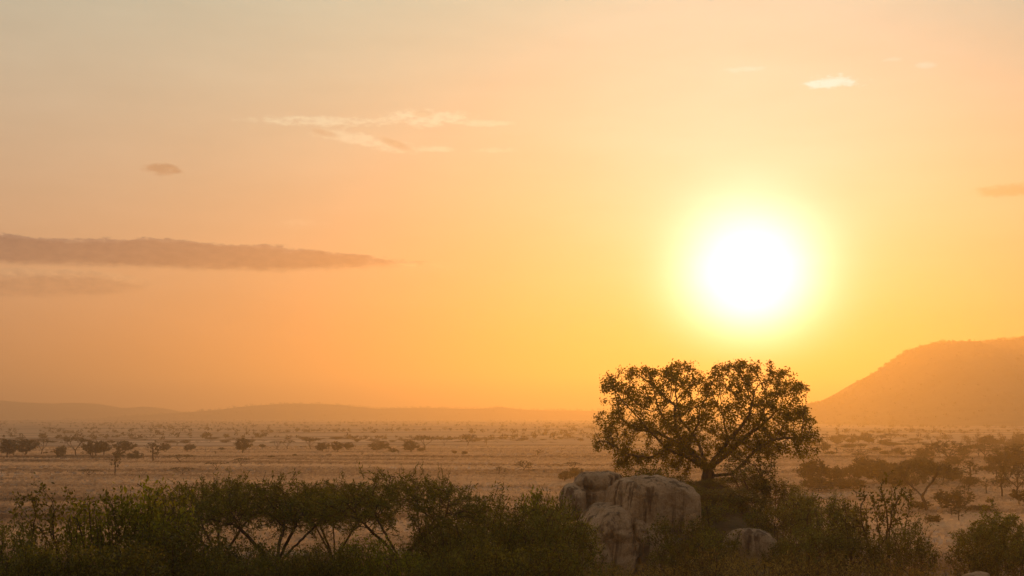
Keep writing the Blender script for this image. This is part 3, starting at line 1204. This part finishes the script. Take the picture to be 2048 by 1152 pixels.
NAMES = dict(umb='umbrella_acacia', rnd='savanna_tree', shr='shrub', spa='slender_tree', wod='woodland_tree')
CATS = dict(umb='acacia tree', rnd='tree', shr='shrub', spa='tree', wod='tree')
GRP = dict(umb='flat-topped acacias on the plain', rnd='round-crowned trees on the plain', shr='shrubs on the plain', spa='thin trees on the plain', wod='hazy woodland beyond the rocks')
# kind, x, base y, top y, width in photograph pixels, label
PLAIN = [
    ('rnd0', 14, 924, 888, 34, 'dark round tree first in the row of trees, at the picture edge'),
    ('rnd1', 50, 916, 887, 36, 'dense round tree second from the edge in the dark tree row'),
    ('umb0', 82, 914, 885, 34, 'flat acacia touching the dense round trees at the row end'),
    ('shr0', 120, 921, 898, 18, 'small dark bush between the two flat acacias of the row'),
    ('umb1', 152, 916, 884, 42, 'wider of the two flat acacias near the end of the dark row'),
    ('rnd2', 185, 923, 890, 32, 'dark lumpy tree just beyond the wider flat acacia'),
    ('rnd3', 208, 916, 891, 20, 'smaller round tree leaning against the dark lumpy one'),
    ('rnd0', 250, 913, 888, 33, 'round tree with bushes at its foot, middle of the dark row'),
    ('shr1', 236, 924, 905, 18, 'low shrub in front of the round tree with bushes at its foot'),
    ('spa0', 308, 934, 893, 27, 'tall tree of the dark row reaching lower onto the grass than its neighbours'),
    ('rnd1', 330, 909, 891, 17, 'little round tree behind the tall one of the dark row'),
    ('shr0', 270, 926, 910, 24, 'bush standing between the round tree and the tall tree'),
    ('rnd2', 379, 909, 893, 19, 'little round tree alone beyond the tall one'),
    ('rnd3', 486, 912, 884, 25, 'lollipop-shaped dark tree standing clear of the row'),
    ('umb2', 362, 938, 915, 42, 'flat acacia on open grass below the dark row'),
    ('umb1', 177, 966, 944, 30, 'lone dark flat bush-like acacia in open pale grass'),
    ('spa1', 229, 961, 918, 16, 'very thin sparse tree on open grass'),
    ('umb0', 430, 951, 930, 32, 'pale dome-shaped acacia behind the thorn thicket top'),
    ('umb2', 364, 961, 940, 40, 'flat acacia just over the bright leafy bush'),
    ('umb1', 484, 946, 922, 24, 'small acacia behind the thicket twigs, below the lollipop tree'),
    ('umb0', 554, 904, 886, 24, 'first of two flat acacias side by side on the horizon row'),
    ('umb2', 576, 904, 885, 24, 'second of two flat acacias side by side on the horizon row'),
    ('umb1', 622, 904, 881, 26, 'tall flat acacia standing above the mid row'),
    ('rnd0', 645, 909, 890, 21, 'dark round tree next to the tall flat acacia'),
    ('rnd1', 674, 911, 889, 17, 'narrow upright round tree of the mid row'),
    ('rnd2', 695, 906, 889, 15, 'small tree beside the narrow upright one'),
    ('shr1', 757, 906, 888, 36, 'wide low clump of bushes in the mid row'),
    ('rnd3', 822, 912, 888, 25, 'round dark tree between bush clump and big flat acacia'),
    ('umb2', 851, 906, 879, 33, 'big flat acacia of the mid row, darkest top'),
    ('shr0', 786, 912, 899, 14, 'small round bush below the wide clump'),
    ('rnd1', 843, 909, 898, 13, 'small round bush in front of the big flat acacia'),
    ('umb3', 937, 896, 874, 25, 'tall acacia rising above the hazy tree belt'),
    ('umb0', 889, 897, 881, 16, 'small flat acacia of the hazy belt'),
    ('spa0', 972, 896, 881, 8, 'tiny narrow tree in the hazy belt'),
    ('rnd0', 929, 916, 905, 9, 'tiny bush dot on pale grass below the belt'),
    ('rnd2', 909, 914, 904, 8, 'tiny dot of a bush, paired with its twin below the belt'),
    ('spa1', 1076, 916, 902, 17, 'small pale tree alone on the grass short of the belt'),
    ('spa0', 997, 957, 937, 14, 'crooked small tree on the open dusty grass'),
    ('spa1', 1010, 955, 940, 12, 'short broken tree beside the crooked one'),
    ('umb3', 1047, 952, 928, 26, 'bushy acacia standing on pale dusty grass'),
    ('shr1', 1067, 951, 941, 15, 'low bush beside the bushy acacia'),
    ('umb1', 1144, 950, 929, 24, 'faint dome acacia over the flat-topped boulder'),
    ('rnd3', 1130, 970, 948, 18, 'pale round tree beside the boulder edge'),
    ('rnd0', 1150, 966, 942, 22, 'pale round tree just behind the boulder top'),
    # right of the spreading tree
    ('umb2', 1783, 893, 872, 30, 'flat acacia standing highest on the horizon under the mountain'),
    ('umb0', 1760, 893, 876, 20, 'thin flat acacia leaning to the highest one'),
    ('rnd1', 1738, 893, 879, 15, 'round tree at the mountain foot next to the flat acacias'),
    ('rnd2', 1652, 916, 891, 16, 'lone hazy round tree close to the spreading tree crown'),
    ('rnd3', 1769, 918, 905, 13, 'small round bush in pale haze below the horizon acacia'),
    ('spa0', 1793, 916, 900, 10, 'tiny thin tree in pale haze'),
    ('rnd0', 1806, 919, 907, 9, 'tiniest round bush in pale haze'),
    ('spa1', 1822, 919, 903, 14, 'small ragged tree beside the grey round one'),
    ('rnd1', 1848, 926, 902, 28, 'grey round tree by the large tiered acacia'),
    ('umb3', 1893, 935, 893, 66, 'large tiered acacia on the hazy plain under the mountain'),
    ('umb1', 1935, 926, 905, 34, 'flat acacia touching the tiered one'),
    ('umb3', 1715, 917, 902, 44, 'long low acacia in bright haze'),
    ('rnd2', 1700, 895, 881, 14, 'hazy round tree at the plain edge'),
    ('rnd3', 1977, 898, 877, 27, 'round tree beneath the mountain slope, near the flat ones'),
    ('umb0', 2022, 902, 883, 44, 'wide flat acacia beneath the mountain at the frame edge'),
    ('umb2', 2014, 908, 894, 19, 'small dark flat acacia below the wide one'),
    ('umb1', 1968, 926, 895, 50, 'thick dome acacia among the denser trees'),
    ('rnd0', 2001, 947, 915, 38, 'dark round tree right on the pale clearing'),
    ('rnd1', 2040, 942, 900, 62, 'big dark tree at the frame edge above the clearing'),
    ('umb1', 1620, 990, 974, 84, 'low dark flat crown just behind the rounded bush'),
    ('umb2', 1857, 1029, 945, 102, 'forked umbrella acacia standing clear on the pale grass'),
    ('umb0', 1828, 985, 950, 60, 'pale acacia just behind the forked umbrella one'),
    ('spa0', 1945, 978, 930, 30, 'two-tiered upright tree on the pale clearing'),
    ('spa1', 1972, 992, 961, 20, 'small upright tree on the pale clearing'),
    ('spa0', 2001, 998, 953, 28, 'ragged upright tree beside the flat-topped one'),
    ('umb3', 2034, 1002, 942, 52, 'flat-topped thorn tree at the frame edge'),
    ('shr0', 1909, 1024, 990, 56, 'dense round bush beside the forked umbrella acacia'),
    ('umb1', 1928, 1020, 979, 22, 'dark little flat tree sticking up behind the dense round bush'),
    ('rnd2', 2044, 1018, 987, 34, 'dark bush cut by the frame edge'),
    ('spa1', 1917, 1051, 1018, 20, 'thin short tree in front of the dense round bush'),
    ('spa0', 1902, 1041, 1020, 12, 'bare thin sapling in front of the dense round bush'),
    ('shr1', 1866, 1053, 1034, 30, 'sparse dry shrub on the pale grass'),
    ('shr0', 1980, 1012, 1000, 13, 'small bush on the pale grass by the flat-topped thorn tree'),
    ('spa0', 1820, 1022, 984, 24, 'hazy tree behind the twiggy tree top'),
    ('shr1', 1838, 1024, 1006, 40, 'low scrub at the foot of the forked umbrella acacia'),
    ('shr0', 1955, 1030, 1014, 46, 'low scrub line on the grass beyond the dense round acacia'),
    # hazy woodland just beyond the rocks
    ('wod0', 1625, 972, 919, 61, 'hazy rounded woodland tree nearest the spreading tree'),
    ('wod0', 1668, 968, 933, 53, 'second hazy woodland tree from the spreading tree'),
    ('wod1', 1708, 966, 929, 44, 'third hazy woodland tree, lower than its neighbours'),
    ('wod2', 1726, 950, 913, 32, 'rounded hazy tree top rising from the woodland'),
    ('wod0', 1760, 952, 918, 32, 'small hazy tree top in the middle of the woodland'),
    ('wod2', 1752, 972, 929, 55, 'broad hazy tree in the middle of the woodland'),
    ('wod0', 1800, 962, 923, 61, 'broad tree where the hazy woodland is tallest'),
    ('wod1', 1843, 958, 915, 58, 'woodland tree behind the forked umbrella acacia'),
    ('wod0', 1880, 964, 931, 41, 'darker woodland tree near the tiered acacia'),
    ('wod0', 1905, 968, 933, 41, 'last hazy tree of the woodland towards the clearing'),
    ('wod2', 1790, 980, 944, 63, 'lower woodland tree in front of the tallest part'),
    ('wod1', 1700, 984, 956, 68, 'wide hazy thicket at the woodland front'),
    ('wod0', 1640, 986, 954, 69, 'hazy thicket below the woodland, near the spreading tree'),
]
RR = random.Random(11)
for it in PLAIN:
    k, x, yb, yt, w, lab = it
    t = k[:3]
    if t != 'wod':
        yt, w = yb - (yb - yt) * 1.28, w * 1.35
    place(PP[k], NAMES[t], lab, CATS[t], x, yb, yt, w, group=GRP[t], rng=RR)

# the belt of hazy trees across the plain, those one can still tell apart
belt = random.Random(23)
BELT = [('hazy tree in the pale belt at the foot of the low hills', 0, 1190, 882, 890, 70, ('rnd', 'umb', 'shr'), 12, 30, 6, 10),
        ('tiny tree far out on the dusty plain before the low hills', 0, 1180, 851, 872, 34, ('umb', 'rnd'), 8, 18, 4, 7),
        ('small tree scattered along the pale grass below the hazy belt', 0, 880, 896, 926, 26, ('shr', 'spa', 'rnd'), 8, 16, 8, 14),
        ('hazy tree scattered below the mountain foot', 1600, 2048, 884, 920, 115, ('rnd', 'umb', 'umb', 'shr', 'spa'), 12, 36, 10, 20),
        ('tree among scattered bushes on the hazy plain under the mountain', 1820, 2090, 905, 985, 40, ('rnd', 'umb', 'umb', 'spa', 'shr'), 18, 46, 16, 32)]
LAND_L = [(14, 'the row end tree'), (152, 'the wider row acacia'), (250, 'the round bushy-footed tree'),
          (308, 'the tall row tree'), (379, 'the little round tree'), (486, 'the lollipop-shaped tree'), (565, 'the pair of flat acacias'),
          (622, 'the tall flat acacia'), (674, 'the narrow upright tree'), (757, 'the wide clump of bushes'), (851, 'the big flat acacia'),
          (937, 'the tallest belt acacia'), (1047, 'the dusty bushy acacia'), (1144, 'the flat-topped boulder')]
LAND_R = [(1620, 'the spreading crown'), (1700, 'the long acacia'), (1783, 'the horizon acacia'), (1848, 'the grey round tree'),
          (1893, 'the large tiered acacia'), (1945, 'the two-tiered tree'), (1977, 'the slope-foot tree'),
          (2030, 'the wide flat acacia')]
ADJ = dict(umb='flat acacia', rnd='round tree', shr='bush', spa='thin tree')
BGROUP = ['hazy trees of the pale belt', 'tiny trees far out on the plain', 'small trees on the grass below the belt',
          'hazy trees under the mountain', 'trees amid the scattered bush']
WHERE = [('hazy', 'in the pale belt'), ('faint', 'far out on the plain'), ('small', 'on the grass below the belt'),
         ('hazy', 'under the mountain'), ('dusky', 'amid denser trees')]
for bi, (lab, x0, x1, y0, y1, n, kinds, w0, w1, h0, h1) in enumerate(BELT):
    for i in range(n):
        k = belt.choice(kinds)
        var = '%s%d' % (k, belt.randrange(4 if k in ('umb', 'rnd') else 2))
        x = x0 + (x1 - x0) * (i + belt.random()) / n
        y = belt.uniform(y0, y1)
        h = belt.uniform(h0, h1) * (1.25 if k == 'spa' else 1.0)
        w = belt.uniform(w0, w1) * (0.6 if k == 'spa' else 1.0)
        lx, lname = min(LAND_L if x < 1300 else LAND_R, key=lambda q: abs(q[0] - x))
        size = 'wide' if w > w0 + (w1 - w0) * 0.66 else ('little' if w < w0 + (w1 - w0) * 0.33 else '')
        adj, wh = WHERE[bi]
        text = ' '.join(('%s %s %s %s, near %s' % (size, adj, ADJ[k], wh, lname)).split())
        place(PP[var], NAMES[k], text, CATS[k], x, y, y - h, w, group=BGROUP[bi], rng=belt)


def clump_mass(name, pts, label, seed, nl=26, mat=None):
    """very many far bushes that read as one scrub mass: leaf clumps on real ground. pts: x, y, z, w, h"""
    rng = np.random.default_rng(seed)
    C, D_, L_, W_ = [], [], [], []
    for x, y, z, w, h in pts:
        d = unit(rng.normal(0, 1, (nl, 3)))
        r = rng.random(nl) ** 0.4
        c = np.stack([x + d[:, 0] * r * w / 2, y + d[:, 1] * r * w / 2, z + h * 0.55 + d[:, 2] * r * h * 0.45], -1)
        C.append(c)
        D_.append(unit(rng.normal(0, 1, (nl, 3))))
        L_.append(np.full(nl, 0.42) * (w + h) / 2 * rng.uniform(0.6, 1.2, nl))
        W_.append(np.full(nl, 0.13) * (w + h) / 2)
    v, f = leaf_quads(rng, np.concatenate(C), np.concatenate(D_), np.concatenate(L_), np.concatenate(W_))
    o = link(name, np_mesh(name, v, f), mat or M_PLAIN, kind='stuff', label=label)
    return o


rg = np.random.default_rng(3)
pts = []
while len(pts) < 2600:
    d = 950 * (4300 / 950) ** rg.random()
    a = rg.uniform(-0.40, 0.40)
    x, y = math.tan(a) * d, d
    dens = 0.5 + 0.5 * math.sin(d / 95.0 + 0.6 * math.sin(x / 300)) + (0.5 if 950 < d < 1120 else 0)
    if mnoise.noise(Vector((x / 180, y / 90, 0))) + dens * 0.5 < 0.25:
        continue
    h = rg.uniform(1.0, 3.0)
    w = h * rg.uniform(0.9, 2.2)
    pts.append((x, y, gz(x, y), w, h))
clump_mass('far_scrub', pts, 'scattered far scrub on the dusty plain', 4)
pts = []
for k in range(2400):
    x = rg.uniform(520, 1500)
    tt = rg.normal(0, 0.08) if k % 2 else rg.uniform(-0.8, 0.1)
    z, y = h_mount(np.array([x]), np.array([tt]))
    h = rg.uniform(2.0, 5.5) * (1.35 if abs(tt) < 0.03 else 1.0)
    pts.append((x, float(y[0]), float(z[0]) - 0.8, h * rg.uniform(1.0, 1.8), h))
clump_mass('mountain_scrub', pts, 'trees and scrub on the mountain slope and ridge', 5, 18)
pts = []
for k in range(700):
    x = rg.uniform(-2400, 1200)
    tt = rg.normal(0, 0.05) if k % 3 else rg.uniform(-0.7, 0.0)
    z, y = h_mid(np.array([x]), np.array([tt]))
    h = rg.uniform(3.0, 8.0)
    pts.append((x, float(y[0]), float(z[0]) - 0.8, h * rg.uniform(1.0, 2.4), h))
clump_mass('hill_scrub', pts, 'trees along the low hill ridges', 6, 14)


# dry grass over the near plain, in drifts
def grass_field():
    rng = np.random.default_rng(9)
    n = 150000
    d = 150 * (760 / 150) ** rng.random(n)
    a = rng.uniform(-0.40, 0.40, n)
    x = np.tan(a) * d
    y = d
    dr = hnoise(x * 0.25, y, 11.0, 7) + 0.6 * hnoise(x * 0.3, y, 31.0, 3)
    keep = dr + rng.normal(0, 0.45, n) > -0.25
    x, y, d = x[keep], y[keep], d[keep]
    z = terrain(x, y)
    ok = z < 3.0
    x, y, z, d = x[ok], y[ok], z[ok], d[ok]
    n = len(x)
    h = rng.uniform(0.25, 0.65, n) * (0.7 + d / 900)
    w = rng.uniform(0.25, 0.7, n) * (0.6 + d / 350)
    yaw = rng.uniform(-0.9, 0.9, n)
    cx, sx = np.cos(yaw), np.sin(yaw)
    lean = rng.normal(0, 0.2, (n, 2))
    v = np.stack([
        np.stack([x - cx * w * 0.35, y - sx * w * 0.35, z - 0.05], -1),
        np.stack([x + cx * w * 0.35, y + sx * w * 0.35, z - 0.05], -1),
        np.stack([x + cx * w * 0.6 + lean[:, 0], y + sx * w * 0.6 + lean[:, 1], z + h], -1),
        np.stack([x - cx * w * 0.1 + lean[:, 0], y - sx * w * 0.1, z + h * 0.7], -1),
        np.stack([x - cx * w * 0.6 + lean[:, 0] * 0.5, y - sx * w * 0.6, z + h * 0.9], -1)], 1).reshape(-1, 3)
    b = (np.arange(n) * 5)[:, None]
    f = np.concatenate([b + np.array([[0, 1, 3]]), b + np.array([[1, 2, 3]]), b + np.array([[0, 3, 4]])])
    link('dry_grass', np_mesh('dry_grass', v, f), M_STRAW, kind='stuff', label='dry grass in drifts over the plain')


grass_field()

# ------------------------------------------------------------------ near plants
NP = {}
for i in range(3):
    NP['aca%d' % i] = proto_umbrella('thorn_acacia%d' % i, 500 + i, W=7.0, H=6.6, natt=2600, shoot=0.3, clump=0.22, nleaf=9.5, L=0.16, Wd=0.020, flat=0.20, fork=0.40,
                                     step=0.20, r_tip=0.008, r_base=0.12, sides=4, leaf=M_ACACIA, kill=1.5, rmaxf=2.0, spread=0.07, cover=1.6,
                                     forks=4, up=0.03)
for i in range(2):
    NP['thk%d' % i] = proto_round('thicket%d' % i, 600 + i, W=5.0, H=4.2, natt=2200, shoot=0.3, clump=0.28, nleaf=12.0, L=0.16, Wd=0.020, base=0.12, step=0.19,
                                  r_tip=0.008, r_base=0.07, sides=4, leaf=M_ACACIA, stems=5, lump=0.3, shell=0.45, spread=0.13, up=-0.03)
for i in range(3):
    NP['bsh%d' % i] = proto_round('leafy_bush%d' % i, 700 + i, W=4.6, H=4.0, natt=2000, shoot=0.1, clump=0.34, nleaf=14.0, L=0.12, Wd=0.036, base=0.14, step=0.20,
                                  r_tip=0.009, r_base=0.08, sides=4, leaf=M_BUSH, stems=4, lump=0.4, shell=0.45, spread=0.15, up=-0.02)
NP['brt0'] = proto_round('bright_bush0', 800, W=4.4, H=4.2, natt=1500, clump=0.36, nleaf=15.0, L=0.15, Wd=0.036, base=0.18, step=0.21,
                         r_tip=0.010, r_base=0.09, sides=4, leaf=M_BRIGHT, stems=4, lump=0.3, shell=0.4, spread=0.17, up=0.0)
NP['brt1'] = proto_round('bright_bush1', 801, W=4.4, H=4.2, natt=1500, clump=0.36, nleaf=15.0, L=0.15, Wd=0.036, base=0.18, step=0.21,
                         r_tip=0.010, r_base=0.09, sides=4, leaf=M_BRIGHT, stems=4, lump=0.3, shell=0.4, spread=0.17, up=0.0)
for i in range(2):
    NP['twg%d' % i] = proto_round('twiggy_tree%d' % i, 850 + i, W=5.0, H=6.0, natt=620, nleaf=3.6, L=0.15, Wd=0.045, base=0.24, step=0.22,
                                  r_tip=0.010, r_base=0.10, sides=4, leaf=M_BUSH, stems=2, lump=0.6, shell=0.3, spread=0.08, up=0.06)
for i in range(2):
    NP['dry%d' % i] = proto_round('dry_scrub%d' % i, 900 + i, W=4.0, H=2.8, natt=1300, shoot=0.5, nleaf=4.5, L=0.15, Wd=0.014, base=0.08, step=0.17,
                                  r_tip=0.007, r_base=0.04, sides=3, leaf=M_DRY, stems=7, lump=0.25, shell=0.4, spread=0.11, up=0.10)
print('near protos', sum(p.tris for p in NP.values()))
NKN = dict(aca='thorn_acacia', thk='thorn_thicket', bsh='leafy_bush', brt='leafy_bush', twg='twiggy_tree', dry='dry_scrub')
NKC = dict(aca='acacia tree', thk='thorn bush', bsh='bush', brt='bush', twg='tree', dry='scrub')
# kind, x, distance, top y, width px, label
NEAR = [
    ('aca0', 545, 53, 948, 345, 'broad dark thorn acacia with low forked limbs, beside the bright leafy bush'),
    ('aca1', 790, 50, 942, 345, 'tallest dark thorn acacia whose forked trunk shows in the middle of the thicket'),
    ('aca2', 668, 58, 957, 250, 'thorn acacia squeezed between the two broad dark acacias'),
    ('aca2', 440, 57, 950, 200, 'smaller thorn acacia next to the bright leafy bush'),
    ('umbN', 830, 78, 922, 84, 'thin umbrella acacia poking up behind the thicket'),
    ('umbM', 885, 76, 930, 50, 'thin faint acacia just beside the umbrella one poking up behind the thicket'),
    ('thk1', 935, 70, 978, 80, 'rounded thorn bush top behind the thicket, over the pale grass'),
    ('brt0', 295, 46, 963, 170, 'bright green leafy bush, taller of the two, by the thicket'),
    ('brt1', 215, 45, 984, 120, 'bright green leafy bush, lower of the two, nearer the edge'),
    ('twg0', 97, 52, 963, 110, 'sparse crooked tree with bare limbs against pale grass'),
    ('thk0', 5, 42, 1040, 150, 'dark bush in the bottom corner under the long cloud'),
    ('bsh1', 330, 44, 1052, 200, 'dark shadowed bush at the foot of the bright bushes'),
    ('thk0', 985, 55, 1003, 190, 'dense thorn thicket between the tallest acacia and the boulders'),
    ('thk1', 1075, 57, 1000, 200, 'olive thorn thicket with arching sprays close to the boulders'),
    ('thk0', 1112, 62, 1014, 120, 'thorn bush spreading against the stained granite block'),
    ('brt0', 1066, 66, 978, 58, 'upright glossy shrub rising over the thicket against pale grass'),
    ('brt1', 1098, 68, 985, 30, 'smaller upright glossy shrub over the thicket near the boulders'),
    ('thk1', 905, 48, 1020, 170, 'thorn thicket under the edge of the tallest acacia'),
    # around the boulders and the spreading tree
    ('bsh0', 1300, 114, 928, 120, 'leafy bush behind the domed boulder, under the tree crown'),
    ('bsh2', 1352, 112, 948, 80, 'dark bush squeezed between the domed boulder and the trunk'),
    ('twg1', 1520, 112, 893, 150, 'small leafy tree under the far side of the spreading crown'),
    ('twg0', 1478, 108, 925, 90, 'thin tree with several stems close to the trunk of the spreading tree'),
    ('bsh2', 1440, 114, 958, 80, 'low bush right beside the trunk base of the spreading tree'),
    ('thk0', 1492, 113, 946, 96, 'olive thorn bush among the thin stems beyond the trunk'),
    ('bsh0', 1548, 111, 952, 90, 'bush under the outer edge of the spreading crown'),
    ('thk1', 1372, 109, 962, 70, 'bush between the shaded brown boulder and the domed one'),
    ('thk1', 1424, 111, 974, 70, 'thorny bush pressed against the foot of the spreading tree'),
    ('bsh1', 1408, 106, 984, 90, 'bush just below the shaded brown boulder'),
    ('thk0', 1598, 106, 968, 70, 'thorn bush at the far end of the knoll under the crown'),
    ('bsh0', 1500, 104, 992, 110, 'dark bush on the slope between the thin stems and the small pale boulder'),
    ('bsh1', 1455, 104, 975, 120, 'dark bush covering the slope under the trunk'),
    ('bsh0', 1420, 100, 1000, 110, 'bush beside the domed boulder on its sheltered side'),
    ('bsh2', 1595, 98, 984, 110, 'dense rounded dark bush at the end of the rocky slope'),
    ('bsh0', 1535, 96, 1010, 110, 'bush above the small pale boulder'),
    ('thk0', 1662, 92, 988, 84, 'upright pale-leaved bush between rounded bush and twiggy tree'),
    ('twg1', 1745, 84, 946, 150, 'twiggy open tree with loose leaf tufts beyond the rocks'),
    ('thk1', 1795, 80, 1035, 90, 'thorn bush at the foot of the twiggy open tree'),
    ('twg0', 1690, 86, 1000, 80, 'thin-leaved sapling between the upright bush and the twiggy tree'),
    ('bsh1', 1368, 86, 1034, 120, 'olive bush growing over the front of the domed boulder'),
    ('bsh2', 1332, 84, 1078, 110, 'bush covering the foot of the stained granite block'),
    ('bsh0', 1425, 82, 1058, 110, 'bush filling the gap beside the small pale boulder'),
    ('thk0', 1620, 82, 1048, 130, 'olive thorn bush beyond the small pale boulder'),
    ('bsh0', 1690, 80, 1062, 130, 'dark bush under the thin-leaved sapling'),
    ('thk1', 1215, 70, 1122, 90, 'low bush in front of the stained granite block'),
    ('rndN', 1990, 96, 1014, 158, 'dense round acacia, the darkest tree of the bottom corner'),
    ('bsh1', 1952, 88, 1082, 110, 'dark bush leaning out below the dense round acacia'),
    ('bsh2', 2042, 86, 1075, 80, 'dark bush at the corner below the dense round acacia'),
    # bottom fringe
    ('dry0', 1478, 74, 1098, 70, 'dry scrub tangled over the lower front of the small pale boulder'),
    ('bsh1', 1562, 80, 1078, 70, 'olive bush lapping the outer end of the small pale boulder'),
    ('dry0', 1420, 52, 1096, 150, 'dry twiggy scrub under the bush-covered boulder foot'),
    ('dry1', 1520, 50, 1106, 170, 'rounded pale dry scrub below the small pale boulder'),
    ('dry0', 1610, 52, 1100, 150, 'dry scrub below the olive thorn bush'),
    ('dry1', 1330, 54, 1122, 130, 'brown dry scrub at the foot of the granite block'),
    ('dry0', 1700, 54, 1108, 140, 'dry scrub below the dark sapling bush'),
    ('dry1', 1790, 56, 1118, 140, 'dry scrub near the pale grass gap'),
    ('dry0', 1875, 58, 1128, 120, 'low dry scrub under the pale grass gap'),
    ('dry1', 1240, 50, 1136, 120, 'low scrub right under the stained granite block'),
    ('thk0', 1125, 46, 1105, 110, 'dark thicket at the bottom edge, next to the granite block'),
    ('bsh1', 1080, 44, 1085, 140, 'dark leafy bush at the bottom edge below the arching sprays'),
    ('bsh2', 985, 42, 1078, 150, 'shadowed bush at the bottom edge below the dense thicket'),
    ('thk1', 890, 40, 1085, 140, 'shadowed thicket at the bottom edge beside the forked trunk'),
    ('thk1', 600, 47, 1084, 130, 'dark thorn bush under the broad thorn acacia, beside its forked limbs'),
    ('thk0', 700, 48, 1084, 120, 'thorn bush low between the squeezed acacia and the forked trunk'),
    ('bsh0', 480, 47, 1076, 130, 'leafy bush below the smaller acacia crown'),
    ('thk1', 865, 47, 1062, 120, 'thorn bush under the outer side of the tallest acacia'),
    ('bsh2', 400, 48, 1030, 120, 'leafy bush between the bright bush and the smaller acacia'),
    ('brt0', 735, 43, 1072, 120, 'green leafy bush between the two acacia trunks, low down'),
    ('brt1', 800, 42, 1098, 110, 'green leafy bush in front of the forked trunk'),
    ('bsh0', 640, 41, 1086, 150, 'dark leafy bush at the bottom between the acacias'),
    ('thk0', 540, 40, 1092, 160, 'dark thicket at the bottom under the broad acacia'),
    ('bsh2', 445, 41, 1092, 140, 'dark bush at the bottom under the smaller acacia'),
    ('bsh1', 245, 38, 1085, 160, 'shadowed bush at the bottom below the bright bushes'),
    ('bsh0', 135, 38, 1080, 150, 'dark leafy bush at the bottom below the crooked tree'),
    ('bsh2', 60, 37, 1092, 130, 'dark bush at the very bottom corner'),
]
rN = random.Random(31)
NP['umbN'] = NP['umbM'] = proto_umbrella('thin_acacia', 911, W=6, H=8.5, natt=260, shoot=0.2, nleaf=4.0, L=0.18, Wd=0.03, flat=0.14, fork=0.5, step=0.25,
                                         r_tip=0.012, r_base=0.10, leaf=M_ACACIA, spread=0.1, forks=3)
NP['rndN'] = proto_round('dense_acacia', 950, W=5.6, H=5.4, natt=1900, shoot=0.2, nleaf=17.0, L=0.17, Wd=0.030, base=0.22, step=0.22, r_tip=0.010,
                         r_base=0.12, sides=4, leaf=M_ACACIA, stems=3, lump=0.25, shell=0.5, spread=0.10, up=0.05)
NKN.update(umb='umbrella_acacia', rnd='round_acacia')
NKC.update(umb='acacia tree', rnd='acacia tree')
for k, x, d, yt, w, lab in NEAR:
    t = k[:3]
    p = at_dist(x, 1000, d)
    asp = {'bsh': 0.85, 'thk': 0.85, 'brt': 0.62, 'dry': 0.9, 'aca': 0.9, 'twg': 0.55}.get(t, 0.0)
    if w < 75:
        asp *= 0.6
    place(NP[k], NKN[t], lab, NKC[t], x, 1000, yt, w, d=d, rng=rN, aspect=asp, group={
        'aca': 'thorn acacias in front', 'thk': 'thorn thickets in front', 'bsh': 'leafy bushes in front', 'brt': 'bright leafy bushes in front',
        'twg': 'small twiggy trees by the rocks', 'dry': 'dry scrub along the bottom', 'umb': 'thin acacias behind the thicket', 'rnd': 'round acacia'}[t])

# a dead stump on the pale grass
st = Tree(5)
st.seed_path([(0, 0, -0.3), (0.03, 0, 0.9), (-0.05, 0, 1.45)], None, 0.15)
e = st.seed_path([(0.2, 0.05, 1.2)], 6, 0.12)
st.finish(0.06, 2.2, 0.16)
v, f = st.tubes(8)
c = at_dist(1831, 1067, dist_of(1067))
link('tree_stump', np_mesh('tree_stump', v, f, True), M_BARK, loc=(c.x, c.y, gz(c.x, c.y)), label='dark dead stump standing alone on the pale grass',
     category='stump')

# ------------------------------------------------------------------ haze
import bmesh
bm = bmesh.new()
bmesh.ops.create_cube(bm, size=1.0)
for vv in bm.verts:
    vv.co.x = (-9400 if vv.co.x < 0 else 9400)
    vv.co.y = (-9400 if vv.co.y < 0 else 9400)
    vv.co.z = (-4.0 if vv.co.z < 0 else 262.0)
me = bpy.data.meshes.new('haze')
bm.to_mesh(me)
bm.free()
hm = bpy.data.materials.new('haze_air')
hm.use_nodes = True
hm.node_tree.nodes.clear()
ho = hm.node_tree.nodes.new('ShaderNodeOutputMaterial')
hv = hm.node_tree.nodes.new('ShaderNodeVolumePrincipled')
hv.inputs['Color'].default_value = (*HAZE_COLOR, 1)
hv.inputs['Density'].default_value = HAZE_DENSITY
hv.inputs['Anisotropy'].default_value = HAZE_G
hm.node_tree.links.new(hv.outputs[0], ho.inputs['Volume'])
link('haze', me, hm, kind='stuff', label='dusty golden evening haze over the plain')
